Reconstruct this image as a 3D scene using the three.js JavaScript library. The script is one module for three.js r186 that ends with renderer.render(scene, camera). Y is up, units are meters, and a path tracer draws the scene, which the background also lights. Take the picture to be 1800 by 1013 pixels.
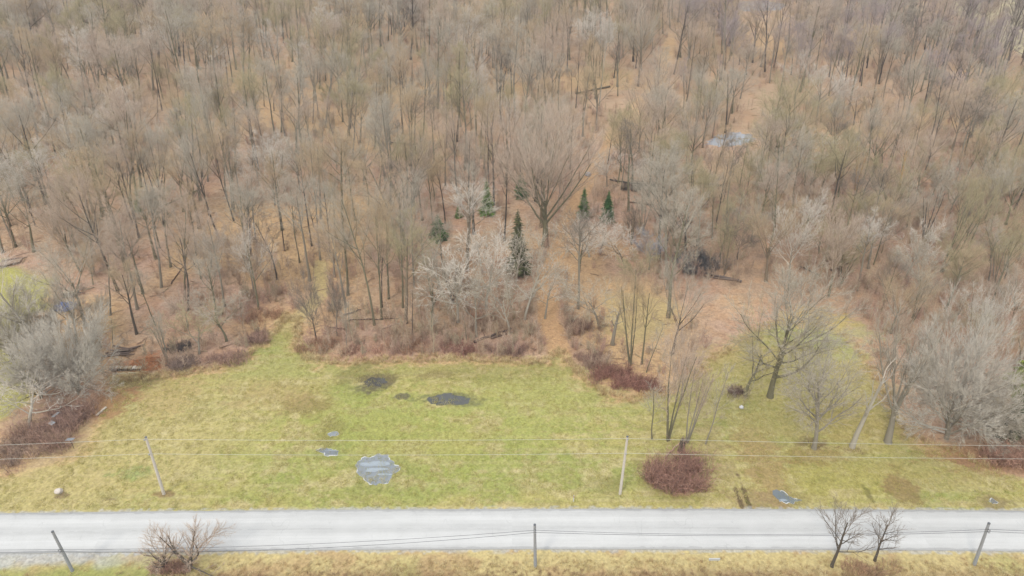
import * as THREE from 'three';
import { mergeGeometries } from 'three/addons/utils/BufferGeometryUtils.js';

// ---------------------------------------------------------------- camera, sky, sun, exposure
const scene = new THREE.Scene();
const EYE = 66, PITCH = THREE.MathUtils.degToRad(31), F = 1200, CX = 900, CY = 506.5;   // F, CX, CY in pixels of an 1800 x 1013 frame
const camera = new THREE.PerspectiveCamera(2 * Math.atan(CY / F) * 180 / Math.PI, 16 / 9, 1, 6000);
camera.position.set(0, EYE, 0);
camera.rotation.x = -PITCH;
camera.updateMatrixWorld();
scene.add(camera);

const renderer = new THREE.WebGLRenderer({ antialias: true });
renderer.toneMapping = THREE.LinearToneMapping;
renderer.toneMappingExposure = 1.31;
renderer.shadowMap.enabled = true;

function mulberry(seed) { return () => { seed = (seed + 0x6d2b79f5) | 0; let t = Math.imul(seed ^ (seed >>> 15), 1 | seed); t = (t + Math.imul(t ^ (t >>> 7), 61 | t)) ^ t; return ((t ^ (t >>> 14)) >>> 0) / 4294967296; }; }
let rnd = mulberry(11);
const rr = (a, b) => a + (b - a) * rnd();
const pick = (a) => a[Math.floor(rnd() * a.length)];
const clamp = (x, a = 0, b = 1) => Math.min(b, Math.max(a, x));
const sstep = (a, b, x) => { const t = clamp((x - a) / (b - a)); return t * t * (3 - 2 * t); };
const mix = (a, b, t) => a + (b - a) * t;
const hash = (x, y) => { let h = Math.imul(x, 374761393) + Math.imul(y, 668265263); h = Math.imul(h ^ (h >>> 13), 1274126177); return ((h ^ (h >>> 16)) >>> 0) / 4294967296; };
function noise(x, y) {
  const ix = Math.floor(x), iy = Math.floor(y), fx = x - ix, fy = y - iy, u = fx * fx * (3 - 2 * fx), v = fy * fy * (3 - 2 * fy);
  return mix(mix(hash(ix, iy), hash(ix + 1, iy), u), mix(hash(ix, iy + 1), hash(ix + 1, iy + 1), u), v);
}
const fbm = (x, y, o = 4) => { let s = 0, a = 0.5, n = 0; for (let i = 0; i < o; i++) { s += a * noise(x, y); n += a; x = x * 2.03 + 17.1; y = y * 2.03 + 9.7; a *= 0.5; } return s / n; };

{ // an even overcast sky, brighter towards the zenith, with soft cloud patches
  const W = 512, Hh = 256, data = new Float32Array(W * Hh * 4);
  for (let j = 0; j < Hh; j++) {
    const el = ((j + 0.5) / Hh - 0.5) * Math.PI, s = Math.max(0, Math.sin(el));
    for (let i = 0; i < W; i++) {
      const az = (i + 0.5) / W * Math.PI * 2, cx = Math.cos(az) * Math.cos(el), cz = Math.sin(az) * Math.cos(el);
      const c = 0.86 + 0.28 * fbm(cx * 3 / (s + 0.25) + 40, cz * 3 / (s + 0.25) + 40, 4);
      const L = el > 0 ? 1.42 * (0.66 + 0.34 * s) * c : 0.5, o = (j * W + i) * 4;
      data[o] = L * 0.985; data[o + 1] = L; data[o + 2] = L * 1.025; data[o + 3] = 1;
    }
  }
  const sky = new THREE.DataTexture(data, W, Hh, THREE.RGBAFormat, THREE.FloatType);
  sky.mapping = THREE.EquirectangularReflectionMapping; sky.magFilter = THREE.LinearFilter; sky.needsUpdate = true;
  scene.background = sky; scene.environment = sky;
}
const sun = new THREE.DirectionalLight(0xfff4e4, 1.5);
sun.name = 'sun';
sun.position.set(-120, 260, 60); sun.target.position.set(0, 0, -140);
sun.castShadow = true; sun.shadow.radius = 20; sun.shadow.mapSize.set(4096, 4096);
Object.assign(sun.shadow.camera, { left: -320, right: 320, top: 320, bottom: -320, near: 1, far: 900 });
scene.add(sun, sun.target);
scene.fog = new THREE.FogExp2(0xd2d9ec, 0.00022);

// ---------------------------------------------------------------- terrain, pixels to places
const FLATS = [];
function H(x, z) {
  const d = -z, up = Math.max(0, d - 92);
  let h = 0.055 * up * sstep(0, 40, up) + 0.00002 * up * up;
  h += (fbm(x * 0.02 + 5, z * 0.02 + 3, 3) - 0.5) * 3.2 * sstep(90, 170, d);
  h += (noise(x * 0.11 + 50, z * 0.11) - 0.5) * 0.12 + (noise(x * 0.35, z * 0.35 + 9) - 0.5) * 0.05;
  for (const f of FLATS) { const e = Math.hypot(x - f.x, z - f.z) / f.r; if (e < 1.5) h = mix(f.h, h, sstep(1, 1.5, e)); }   // standing water lies level
  return h;
}
const sp = Math.sin(PITCH), cp = Math.cos(PITCH);
function ray(px, py) { const x = (px - CX) / F, y = -(py - CY) / F; return [x, y * cp - sp, -cp - y * sp]; }
function P(px, py) {                                     // the point of the ground seen at a pixel of the 1800 x 1013 frame
  const [dx, dy, dz] = ray(px, py);
  let t = 20, step = 2;
  for (let i = 0; i < 700; i++) { if (EYE + dy * t < H(dx * t, dz * t)) break; t += step; }
  let a = t - step, b = t;
  for (let i = 0; i < 22; i++) { const m = (a + b) / 2; if (EYE + dy * m < H(dx * m, dz * m)) b = m; else a = m; }
  return new THREE.Vector3(dx * b, H(dx * b, dz * b), dz * b);
}
{ const level = [[665, 825, 5], [575, 795, 2.6], [585, 765, 1.2], [788, 703, 6.5], [664, 672, 3.4], [1385, 877, 3], [1745, 883, 1.6], [1285, 246, 13], [1330, 10, 30]].map(([px, py, r]) => { const p = P(px, py); return { x: p.x, z: p.z, r, h: p.y }; }); FLATS.push(...level); }
function toPixel(x, y, z) { const Y = y - EYE, depth = -(Y * sp + z * cp); return [CX + F * x / depth, CY - F * (Y * cp - z * sp) / depth, depth]; }

// ---------------------------------------------------------------- helpers
const taken = new Map();
function numbered(name) { const n = taken.get(name) ?? 0; taken.set(name, n + 1); return n ? `${name}_${String(n).padStart(3, '0')}` : name; }
function shade(o) { o.traverse((c) => { if (c.isMesh) { c.castShadow = true; c.receiveShadow = true; } }); return o; }
function tag(o, label, category, group) { o.userData = { label, category }; if (group) o.userData.group = group; return o; }
function thing(name, label, category, pos, group) { const o = new THREE.Group(); o.name = numbered(name); if (pos) o.position.copy(pos); scene.add(o); return tag(o, label, category, group); }
function part(name, geo, mat, parent) { const m = new THREE.Mesh(geo, mat); m.name = name; m.castShadow = m.receiveShadow = true; parent.add(m); return m; }
function setting(name, geo, mat) { const m = new THREE.Mesh(geo, mat); m.name = numbered(name); m.userData.kind = 'structure'; m.castShadow = m.receiveShadow = true; scene.add(m); return m; }
function stuff(name, label, category) { const o = new THREE.Group(); o.name = numbered(name); o.userData = { kind: 'stuff', label, category }; scene.add(o); return o; }
const lin = (v) => { v /= 255; return v <= 0.04045 ? v / 12.92 : Math.pow((v + 0.055) / 1.055, 2.4); };
const WHITE = 1.7;                                        // what a white horizontal sheet reads as in this light
const alb = (r, g, b, k = 1) => [lin(r) / WHITE * k, lin(g) / WHITE * k, lin(b) / WHITE * k];
const col = (...a) => { const c = new THREE.Color(); const v = alb(...a); c.setRGB(Math.min(v[0], 0.85), Math.min(v[1], 0.85), Math.min(v[2], 0.85)); return c; };
const std = (color, roughness = 0.95, more = {}) => new THREE.MeshStandardMaterial({ color, roughness, ...more });

// closed or open tubes and blades, collected into one geometry
class Buf {
  constructor() { this.p = []; this.n = []; this.c = []; this.i = []; }
  tube(pts, rad, sides, shadeOf, capEnd = false) {
    const k = pts.length, base = this.p.length / 3, s = shadeOf;
    let u = new THREE.Vector3(), t = new THREE.Vector3(), v = new THREE.Vector3(), q = new THREE.Vector3();
    for (let a = 0; a < k; a++) {
      t.subVectors(pts[Math.min(a + 1, k - 1)], pts[Math.max(a - 1, 0)]).normalize();
      if (a === 0) u.set(Math.abs(t.y) < 0.9 ? 0 : 1, Math.abs(t.y) < 0.9 ? 1 : 0, 0);
      u.addScaledVector(t, -u.dot(t)).normalize(); v.crossVectors(t, u);
      const tip = a === k - 1 && rad[a] === 0, m = tip ? 1 : sides;
      for (let e = 0; e < m; e++) {
        const w = e / sides * Math.PI * 2;
        q.copy(u).multiplyScalar(Math.cos(w)).addScaledVector(v, Math.sin(w));
        if (tip) { this.p.push(pts[a].x, pts[a].y, pts[a].z); this.n.push(t.x, t.y, t.z); }
        else { this.p.push(pts[a].x + q.x * rad[a], pts[a].y + q.y * rad[a], pts[a].z + q.z * rad[a]); this.n.push(q.x, q.y, q.z); }
        this.c.push(s[0], s[1], s[2]);
      }
      if (a === 0) continue;
      const A = base + (a - 1) * sides, B = base + a * sides;
      for (let e = 0; e < sides; e++) {
        const f = (e + 1) % sides;
        if (tip) this.i.push(A + e, A + f, B);
        else this.i.push(A + e, A + f, B + f, A + e, B + f, B + e);
      }
    }
    const cap = (at, flip) => { for (let e = 1; e < sides - 1; e++) flip ? this.i.push(at, at + e + 1, at + e) : this.i.push(at, at + e, at + e + 1); };
    if (capEnd) { cap(base, true); if (rad[k - 1] > 0) cap(base + (k - 1) * sides, false); }
  }
  tri(a, b, c, s) {
    const n = new THREE.Vector3().subVectors(b, a).cross(new THREE.Vector3().subVectors(c, a)).normalize(), o = this.p.length / 3;
    for (const q of [a, b, c]) { this.p.push(q.x, q.y, q.z); this.n.push(n.x, n.y, n.z); this.c.push(...s); }
    this.i.push(o, o + 1, o + 2);
  }
  geo() {
    const g = new THREE.BufferGeometry();
    g.setAttribute('position', new THREE.Float32BufferAttribute(this.p, 3)); g.setAttribute('normal', new THREE.Float32BufferAttribute(this.n, 3)); g.setAttribute('color', new THREE.Float32BufferAttribute(this.c, 3));
    g.setIndex(this.i); return g;
  }
}
const V = (x, y, z) => new THREE.Vector3(x, y, z);

// ---------------------------------------------------------------- regions of the ground, from the photograph's outlines laid onto the terrain
const poly = (list) => list.map(([x, y]) => { const p = P(x, y); return [p.x, p.z]; });
function sdist(pg, x, z) {                                // metres to the outline, negative inside
  let d = 1e9, inside = false;
  for (let i = 0, j = pg.length - 1; i < pg.length; j = i++) {
    const [ax, az] = pg[j], [bx, bz] = pg[i], ex = bx - ax, ez = bz - az, t = clamp(((x - ax) * ex + (z - az) * ez) / (ex * ex + ez * ez + 1e-9));
    const qx = x - ax - ex * t, qz = z - az - ez * t; d = Math.min(d, qx * qx + qz * qz);
    if ((az > z) !== (bz > z) && x < (bx - ax) * (z - az) / (bz - az) + ax) inside = !inside;
  }
  return Math.sqrt(d) * (inside ? -1 : 1);
}
const LAWN = poly([[-120, 905], [-120, 850], [0, 836], [60, 830], [118, 802], [150, 778], [168, 738], [196, 692], [190, 668], [290, 660], [370, 650], [420, 632], [458, 604], [488, 574], [507, 552], [522, 566], [522, 600], [540, 630], [600, 637], [700, 633], [800, 629], [900, 634], [960, 637], [985, 616], [1003, 642], [1032, 664], [1062, 692], [1110, 704], [1175, 690], [1225, 648], [1290, 606], [1340, 572], [1420, 562], [1485, 592], [1528, 640], [1556, 690], [1590, 765], [1680, 792], [1740, 818], [1800, 842], [1920, 860], [1920, 905]]);
const YARD = poly([[-160, 440], [0, 458], [36, 474], [92, 494], [80, 545], [34, 566], [44, 640], [70, 690], [10, 735], [-160, 745]]);
const GLADE = poly([[1068, 520], [1130, 512], [1180, 540], [1165, 592], [1100, 600], [1066, 570]]);
const FIELD = poly([[1640, 0], [1690, 30], [1745, 66], [1850, 120], [2300, 190], [2300, -60], [1760, -60], [1700, -20]]);
const TRAIL = [[985, 622], [962, 560], [966, 480], [985, 420], [1008, 370], [1032, 320], [1060, 270], [1100, 215], [1140, 165], [1168, 118], [1180, 70]].map(([x, y]) => P(x, y));
const TRAIL2 = [[505, 575], [540, 545], [562, 520], [566, 490], [562, 465]].map(([x, y]) => P(x, y));
function lineDist(line, x, z) { let d = 1e9; for (let i = 1; i < line.length; i++) { const a = line[i - 1], b = line[i], ex = b.x - a.x, ez = b.z - a.z, t = clamp(((x - a.x) * ex + (z - a.z) * ez) / (ex * ex + ez * ez)); d = Math.min(d, Math.hypot(x - a.x - ex * t, z - a.z - ez * t)); } return d; }
// road edges as z(x)
function fit(pts) { const q = pts.map(([x, y]) => P(x, y)); const [a, b, c] = q; const l = (x) => a.z * (x - b.x) * (x - c.x) / ((a.x - b.x) * (a.x - c.x)) + b.z * (x - a.x) * (x - c.x) / ((b.x - a.x) * (b.x - c.x)) + c.z * (x - a.x) * (x - b.x) / ((c.x - a.x) * (c.x - b.x)); return (x) => { const m = clamp(x, -70, 70), e = (l(m + 0.5) - l(m - 0.5)); return l(m) + (x - m) * e; }; }
const roadFar = fit([[0, 903.5], [900, 895.5], [1800, 899.5]]), roadNear = fit([[0, 974], [900, 966], [1800, 970]]);
const tintSpots = [                                       // [px, py, radius m along x, along z, colour, strength]
  [665, 825, 5.6, 3.4, [150, 148, 92], 0.6], [576, 795, 3.4, 2, [146, 150, 92], 0.6], [1385, 877, 3.6, 1.6, [156, 142, 96], 0.6], [1745, 884, 2.2, 1.2, [150, 132, 92], 0.7],
  [700, 770, 24, 9, [168, 176, 88], 0.4], [920, 700, 16, 8, [170, 180, 98], 0.4], [640, 730, 12, 7, [164, 174, 88], 0.35],
  [150, 800, 14, 12, [204, 186, 128], 0.45], [330, 740, 12, 8, [204, 190, 132], 0.4], [60, 870, 14, 4, [206, 188, 132], 0.4],
  [1580, 420, 44, 34, [166, 140, 116], 0.55], [1330, 400, 24, 16, [174, 144, 120], 0.4], [900, 500, 22, 12, [180, 150, 122], 0.4], [1100, 330, 16, 8, [176, 148, 122], 0.4],
  [1400, 700, 9, 8, [190, 178, 112], 0.5], [1500, 740, 8, 5, [194, 174, 108], 0.5], [1480, 840, 9, 3, [178, 172, 88], 0.5], [1640, 830, 8, 3, [190, 176, 112], 0.5], [1250, 690, 5, 5, [192, 178, 122], 0.5], [1300, 620, 7, 3, [204, 178, 124], 0.5], [1510, 660, 5, 6, [200, 180, 120], 0.5],
  [655, 672, 3.2, 2.2, [96, 88, 76], 0.85], [640, 660, 5, 3, [140, 125, 80], 0.5], [792, 702, 4.6, 1.7, [112, 108, 84], 0.6], [705, 697, 1.2, 0.8, [105, 98, 84], 0.8],
  [535, 712, 4.5, 2.6, [150, 128, 82], 0.65], [480, 690, 7, 4, [186, 162, 112], 0.5], [240, 672, 5, 2.2, [124, 108, 70], 0.8], [290, 700, 6, 5, [196, 170, 118], 0.5], [190, 710, 4, 5, [172, 130, 92], 0.8],
  [575, 760, 2, 4, [150, 140, 84], 0.6], [1335, 800, 3.2, 9, [178, 152, 104], 0.75], [1320, 880, 3.4, 2.4, [168, 146, 104], 0.75], [1262, 800, 2, 8, [180, 160, 116], 0.5], [1588, 862, 2.4, 3.4, [150, 120, 82], 0.65],
  [1440, 800, 5, 2, [160, 130, 84], 0.5], [1430, 782, 2, 1.2, [110, 84, 64], 0.7], [1500, 790, 2, 1.2, [130, 100, 70], 0.5], [1690, 800, 7, 2, [176, 136, 98], 0.75], [1770, 820, 8, 2.5, [170, 130, 98], 0.7],
  [1210, 855, 4.5, 1.6, [196, 164, 120], 0.5], [1060, 850, 3.2, 2, [150, 140, 88], 0.5], [288, 868, 1.6, 0.6, [140, 104, 76], 0.6], [110, 872, 0.9, 0.7, [120, 96, 74], 0.7], [190, 878, 1.4, 0.5, [130, 112, 80], 0.6],
  [1320, 640, 7, 6, [186, 172, 112], 0.5], [1290, 730, 3, 4, [176, 172, 106], 0.4], [1350, 745, 5, 4, [190, 178, 116], 0.5], [870, 655, 14, 3, [150, 140, 82], 0.4], [765, 660, 3, 1.2, [140, 124, 80], 0.55], [258, 636, 3.2, 2.8, [196, 120, 70], 0.7],
  [1450, 590, 9, 6, [186, 196, 128], 0.45], [1430, 560, 7, 4, [206, 180, 100], 0.6], [235, 830, 2.5, 1.6, [134, 160, 84], 0.6], [1530, 875, 0.35, 2.2, [110, 104, 54], 0.6], [1300, 880, 0.35, 3.2, [100, 80, 58], 0.8], [1310, 868, 0.35, 3.2, [96, 76, 54], 0.8], [505, 640, 8, 5, [172, 176, 104], 0.5],
].map(([x, y, a, b, c, s]) => { const p = P(x, y); return { x: p.x, z: p.z, a, b, c: c.map(lin), s }; });
const L3 = (r, g, b) => [lin(r), lin(g), lin(b)];
const K = { green: L3(162, 170, 92), yellow: L3(192, 182, 112), straw: L3(214, 200, 150), olive: L3(168, 156, 100), litter: L3(212, 182, 150), pinkish: L3(212, 178, 154), rust: L3(198, 154, 114), gold: L3(228, 192, 142), soil: L3(150, 118, 92), tan: L3(210, 192, 136), dry: L3(200, 174, 126), field: L3(226, 214, 170), gravel: L3(196, 196, 192), yard: L3(176, 188, 84) };
function groundColour(x, z, out) {
  const n1 = fbm(x * 0.09 + 3, z * 0.11 + 8, 3), n2 = fbm(x * 0.42 + 11, z * 0.6 + 1, 3), n3 = noise(x * 2.1, z * 2.9), n4 = noise(x * 5.3 + 7, z * 6.1), n5 = hash(Math.floor(x * 8), Math.floor(z * 8));
  const edge = sdist(LAWN, x, z) + (n2 - 0.5) * 4.2 + (n1 - 0.5) * 3 * sstep(24, 40, x) + (n3 - 0.5) * 0.8;
  const g0 = sstep(0.9, -0.9, edge);
  const yd = z < -85 || x < -60 ? sstep(1.2, -1.2, sdist(YARD, x, z) + (n2 - 0.5) * 3) : 0, gl = sstep(2.5, -1.5, sdist(GLADE, x, z) + (n2 - 0.5) * 4) * 0.6;
  const zf = roadFar(x), zn = roadNear(x), g = z > zf - 4 ? 1 : g0;
  const c = out;
  // forest floor
  const l = sstep(0.35, 0.68, n1), w = sstep(0.4, 0.7, n2);
  for (let k = 0; k < 3; k++) {
    let f = mix(mix(K.litter[k], K.pinkish[k], l), K.rust[k], w * 0.45);
    f = mix(f, K.gold[k], sstep(0.56, 0.75, fbm(x * 0.05 + 90, z * 0.05, 2)) * 0.8);
    f = mix(f, K.soil[k], sstep(0.55, 0.8, n3) * 0.35 + sstep(0.72, 0.95, n4) * 0.3);
    // grass
    let q = mix(K.yellow[k], K.green[k], sstep(0.46, 0.74, n1) * 0.85);
    q = mix(q, K.straw[k], sstep(0.5, 0.78, n2) * 0.75); q = mix(q, K.olive[k], sstep(0.5, 0.22, n2) * 0.55);
    q = mix(q, K.straw[k], sstep(0.62, 0.9, n3) * 0.4); q = mix(q, K.green[k], sstep(0.68, 0.95, n4) * 0.3);
    q = mix(q, K.straw[k], sstep(0.56, 0.8, noise(x * 0.07 + 3, z * 1.7)) * 0.3); q = mix(q, K.green[k], sstep(0.6, 0.85, noise(x * 0.06 + 60, z * 1.5)) * 0.28);
    // the lawn's edge is longer dry grass
    const wood = z < zf - 6 ? 1 : 0.15; q = mix(q, K.dry[k], sstep(-2.6, -0.4, edge) * 0.6 * wood); q = mix(q, K.gold[k], sstep(-1.3, -0.5, edge) * 0.7 * wood);
    f = mix(f, mix(K.yard[k], q, 0.35), yd); f = mix(f, mix(K.tan[k], K.yellow[k], 0.4), gl);
    c[k] = mix(f, q, g);
  }
  for (const t of tintSpots) { const dx = (x - t.x) / t.a, dz = (z - t.z) / t.b, r = Math.sqrt(dx * dx + dz * dz) + (n2 - 0.5) * 1.3 + (n3 - 0.5) * 0.5; if (r < 1.2) { const s = t.s * sstep(1.15, 0.55, r); for (let k = 0; k < 3; k++) c[k] = mix(c[k], t.c[k], s); } }
  if (z < -80) { const td = lineDist(TRAIL, x, z) + (n2 - 0.5) * 1.2; const s = sstep(2.4, 1.4, td) * 0.92 * (1 - g); for (let k = 0; k < 3; k++) c[k] = mix(c[k], mix(K.gold[k], K.rust[k], 0.35 + 0.4 * n3), s);
    const t2 = sstep(2.0, 1.0, lineDist(TRAIL2, x, z) + (n3 - 0.5) * 0.6); for (let k = 0; k < 3; k++) c[k] = mix(c[k], K.tan[k], t2 * 0.8); }
  if (z > zn - 1) {                                       // south of the road: rough dry grass
    const s = sstep(0.45, 0.7, n2), gp = sstep(1, 0, Math.hypot((x + 47) / 12, (z + 46.5) / 4.5) + (n2 - 0.5) * 0.8 - 0.4) + 0.5 * sstep(0.66, 0.8, n1);
    for (let k = 0; k < 3; k++) { let q = mix(K.tan[k], K.dry[k], s); q = mix(q, K.soil[k], 0.55 * sstep(2.2, 4, z - zn + (n1 - 0.5) * 3)); q = mix(q, K.green[k], clamp(gp) * 0.8); c[k] = q; }
  }
  const sh = Math.min(Math.abs(z - zf), Math.abs(z - zn)); const gs = sstep(0.5, 0.1, sh + (n3 - 0.5) * 0.7) * 0.7 + (z > zn ? sstep(2.4, 1.2, z - zn + (n2 - 0.5) * 2) * sstep(-38, -50, x) * 0.85 : 0);
  const m = (0.8 + 0.4 * n4) * (0.86 + 0.28 * n5);
  for (let k = 0; k < 3; k++) c[k] = mix(c[k], K.gravel[k], clamp(gs)) * m / WHITE;
  return g;
}
function groundMap(x0, x1, z0, z1, W, Hh, far) {
  const data = new Uint8Array(W * Hh * 4), bump = new Uint8Array(W * Hh), c = [0, 0, 0], enc = (v) => Math.round(255 * clamp(v <= 0.0031308 ? v * 12.92 : 1.055 * Math.pow(v, 1 / 2.4) - 0.055));
  for (let j = 0; j < Hh; j++) for (let i = 0; i < W; i++) {
    const x = mix(x0, x1, (i + 0.5) / W), z = mix(z0, z1, (j + 0.5) / Hh), o = (j * W + i) * 4;
    if (!far) groundColour(x, z, c); else {
      const n1 = fbm(x * 0.03 + 3, z * 0.03 + 8, 4), n2 = fbm(x * 0.2 + 1, z * 0.2, 3), n3 = noise(x * 1.3, z * 1.3), f = sstep(2, -2, sdist(FIELD, x, z) + (n2 - 0.5) * 8);
      const td = sstep(3.4, 2, lineDist(TRAIL, x, z) + (n2 - 0.5) * 2);
      for (let k = 0; k < 3; k++) { let q = mix(K.litter[k], K.rust[k], sstep(0.4, 0.7, n2) * 0.4); q = mix(q, K.gold[k], sstep(0.5, 0.7, n1) * 0.7); q = mix(q, K.soil[k], sstep(0.5, 0.9, n3) * 0.4); q = mix(q, K.gold[k], td * 0.6); q = mix(q, K.field[k], f); c[k] = q * (0.85 + 0.3 * n3) / WHITE; }
    }
    data[o] = enc(c[0]); data[o + 1] = enc(c[1]); data[o + 2] = enc(c[2]); data[o + 3] = 255;
    bump[j * W + i] = 255 * (0.5 * noise(x * 2.7, z * 3.1) + 0.5 * hash(i, j));
  }
  const t = new THREE.DataTexture(data, W, Hh); t.colorSpace = THREE.SRGBColorSpace; t.magFilter = THREE.LinearFilter; t.needsUpdate = true;
  const b = new THREE.DataTexture(bump, W, Hh, THREE.RedFormat); b.magFilter = THREE.LinearFilter; b.needsUpdate = true;
  return [t, b];
}
function sheet(x0, x1, z0, z1, nx, nz, keep) {            // a piece of the terrain with uv over its rectangle
  const p = [], uv = [], idx = [];
  for (let j = 0; j <= nz; j++) for (let i = 0; i <= nx; i++) { const x = mix(x0, x1, i / nx), z = mix(z0, z1, j / nz); p.push(x, H(x, z), z); uv.push(i / nx, j / nz); }
  for (let j = 0; j < nz; j++) for (let i = 0; i < nx; i++) {
    if (keep && !keep(mix(x0, x1, (i + 0.5) / nx), mix(z0, z1, (j + 0.5) / nz))) continue;
    const a = j * (nx + 1) + i, b = a + 1, c = a + nx + 1, d = c + 1; idx.push(a, c, b, b, c, d);
  }
  const g = new THREE.BufferGeometry(); g.setAttribute('position', new THREE.Float32BufferAttribute(p, 3)); g.setAttribute('uv', new THREE.Float32BufferAttribute(uv, 2)); g.setIndex(idx); g.computeVertexNormals(); return g;
}
{
  const X = 140, Z0 = -180, Z1 = -40, [map, bump] = groundMap(-X, X, Z0, Z1, 2048, 1024, false);
  const near = new THREE.MeshStandardMaterial({ map, bumpMap: bump, bumpScale: 0.09, roughness: 1 });
  const isVerge = (x, z) => z > roadNear(x) - 1.5, isLawn = (x, z) => !isVerge(x, z) && (sdist(LAWN, x, z) < 0.3 || z > -62);
  setting('lawn', sheet(-X, X, Z0, Z1, 420, 210, isLawn), near);
  setting('roadside_verge', sheet(-X, X, Z0, Z1, 420, 210, isVerge), near);
  setting('forest_floor', sheet(-X, X, Z0, Z1, 420, 210, (x, z) => !isVerge(x, z) && !isLawn(x, z)), near);
  const [fmap, fb] = groundMap(-520, 520, -720, -180, 1536, 1024, true), farM = new THREE.MeshStandardMaterial({ map: fmap, bumpMap: fb, bumpScale: 0.2, roughness: 1 });
  setting('hillside', sheet(-520, 520, -720, -180, 200, 110), farM);
  const side = std(col(200, 168, 130), 1);
  const g = mergeGeometries([sheet(-520, -X, -180, -40, 60, 30), sheet(X, 520, -180, -40, 60, 30), sheet(-520, 520, -40, 300, 60, 20), sheet(-3000, -520, -3000, 300, 30, 40), sheet(520, 3000, -3000, 300, 30, 40), sheet(-520, 520, -3000, -720, 20, 30)]);
  setting('ground', g, side);
}

// ---------------------------------------------------------------- the road
{
  const W = 1024, Hh = 256, data = new Uint8Array(W * Hh * 4);
  for (let j = 0; j < Hh; j++) for (let i = 0; i < W; i++) {
    const v = j / Hh, x = i / W * 48, o = (j * W + i) * 4, tracks = 0.03 * (Math.cos((v - 0.25) * 12.6 * 1.0) );
    const streak = fbm(x * 0.12, v * 26, 3) - 0.5, blot = fbm(x * 0.6 + 9, v * 5, 3) - 0.5, grain = hash(i, j) - 0.5;
    let L = 0.415 + 0.065 * streak + 0.05 * blot + 0.05 * grain + tracks;
    const crack = Math.abs(noise(x * 0.8, v * 3) - 0.5) < 0.004 || (Math.abs(v - 0.5) < 0.006 && noise(x * 1.7, 4) > 0.45); if (crack) L *= 0.86;
    const ed = Math.min(v, 1 - v) * 6.4; if (ed < 0.22 + 0.2 * noise(x * 2, v > 0.5 ? 1 : 7)) L *= 0.78;
    const e = (q) => Math.round(255 * (1.055 * Math.pow(clamp(q), 1 / 2.4) - 0.055));
    data[o] = e(L * 0.985); data[o + 1] = e(L); data[o + 2] = e(L * 0.99); data[o + 3] = 255;
  }
  const map = new THREE.DataTexture(data, W, Hh); map.colorSpace = THREE.SRGBColorSpace; map.wrapS = map.wrapT = THREE.RepeatWrapping; map.magFilter = THREE.LinearFilter; map.needsUpdate = true;
  const p = [], uv = [], idx = [], prof = [[0, -0.25], [0, 0.05], [0.25, 0.09], [0.5, 0.11], [0.75, 0.09], [1, 0.05], [1, -0.25]];
  let k = 0;
  for (let x = -400; x <= 400; x += 2) {
    prof.forEach(([t, h]) => { const z = mix(roadFar(x), roadNear(x), t); p.push(x, h + 0.06, z); uv.push(x / 48, clamp(t, 0.002, 0.998)); });
    if (k++) for (let e = 0; e < 6; e++) { const a = (k - 2) * 7 + e, b = a + 1, c = a + 7, d = c + 1; idx.push(a, b, c, b, d, c); }
  }
  const g = new THREE.BufferGeometry(); g.setAttribute('position', new THREE.Float32BufferAttribute(p, 3)); g.setAttribute('uv', new THREE.Float32BufferAttribute(uv, 2)); g.setIndex(idx); g.computeVertexNormals();
  setting('road', g, new THREE.MeshStandardMaterial({ map, roughness: 0.9 }));
}

// ---------------------------------------------------------------- growing bare trees
const UP = V(0, 1, 0);
function turned(dir, ang, az) {                           // DIR bent by ANG towards the azimuth AZ round itself
  const u = Math.abs(dir.y) < 0.95 ? V(0, 1, 0) : V(1, 0, 0); u.addScaledVector(dir, -u.dot(dir)).normalize(); const v = new THREE.Vector3().crossVectors(dir, u);
  return dir.clone().multiplyScalar(Math.cos(ang)).addScaledVector(u, Math.sin(ang) * Math.cos(az)).addScaledVector(v, Math.sin(ang) * Math.sin(az)).normalize();
}
const SEG = [9, 6, 5, 3, 1], SIDES = [8, 6, 4, 3, 3], TONE = [1, 0.95, 0.66, 0.84, 1];
function stem(o, p, dir, len, r, level) {
  const last = level === o.deep, n = last ? 1 : SEG[level], pts = [p.clone()], rad = [r * (level === 0 ? 1.35 : 1)], d = dir.clone(), q = p.clone(), wob = o.wob[level], up = o.up[level];
  const end = last ? 0 : Math.max(r * o.taper[level], 0.008);
  for (let i = 1; i <= n; i++) {
    d.x += rr(-wob, wob); d.y += rr(-wob, wob) * 0.7 + up; d.z += rr(-wob, wob); d.normalize();
    q.addScaledVector(d, len / n); pts.push(q.clone()); rad.push(mix(r, end, i / n));
  }
  return { pts, rad, d };
}
function along(s, t) { const f = t * (s.pts.length - 1), i = Math.min(s.pts.length - 2, Math.floor(f)), k = f - i; return [s.pts[i].clone().lerp(s.pts[i + 1], k), new THREE.Vector3().subVectors(s.pts[i + 1], s.pts[i]).normalize(), mix(s.rad[i], s.rad[i + 1], k)]; }
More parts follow.
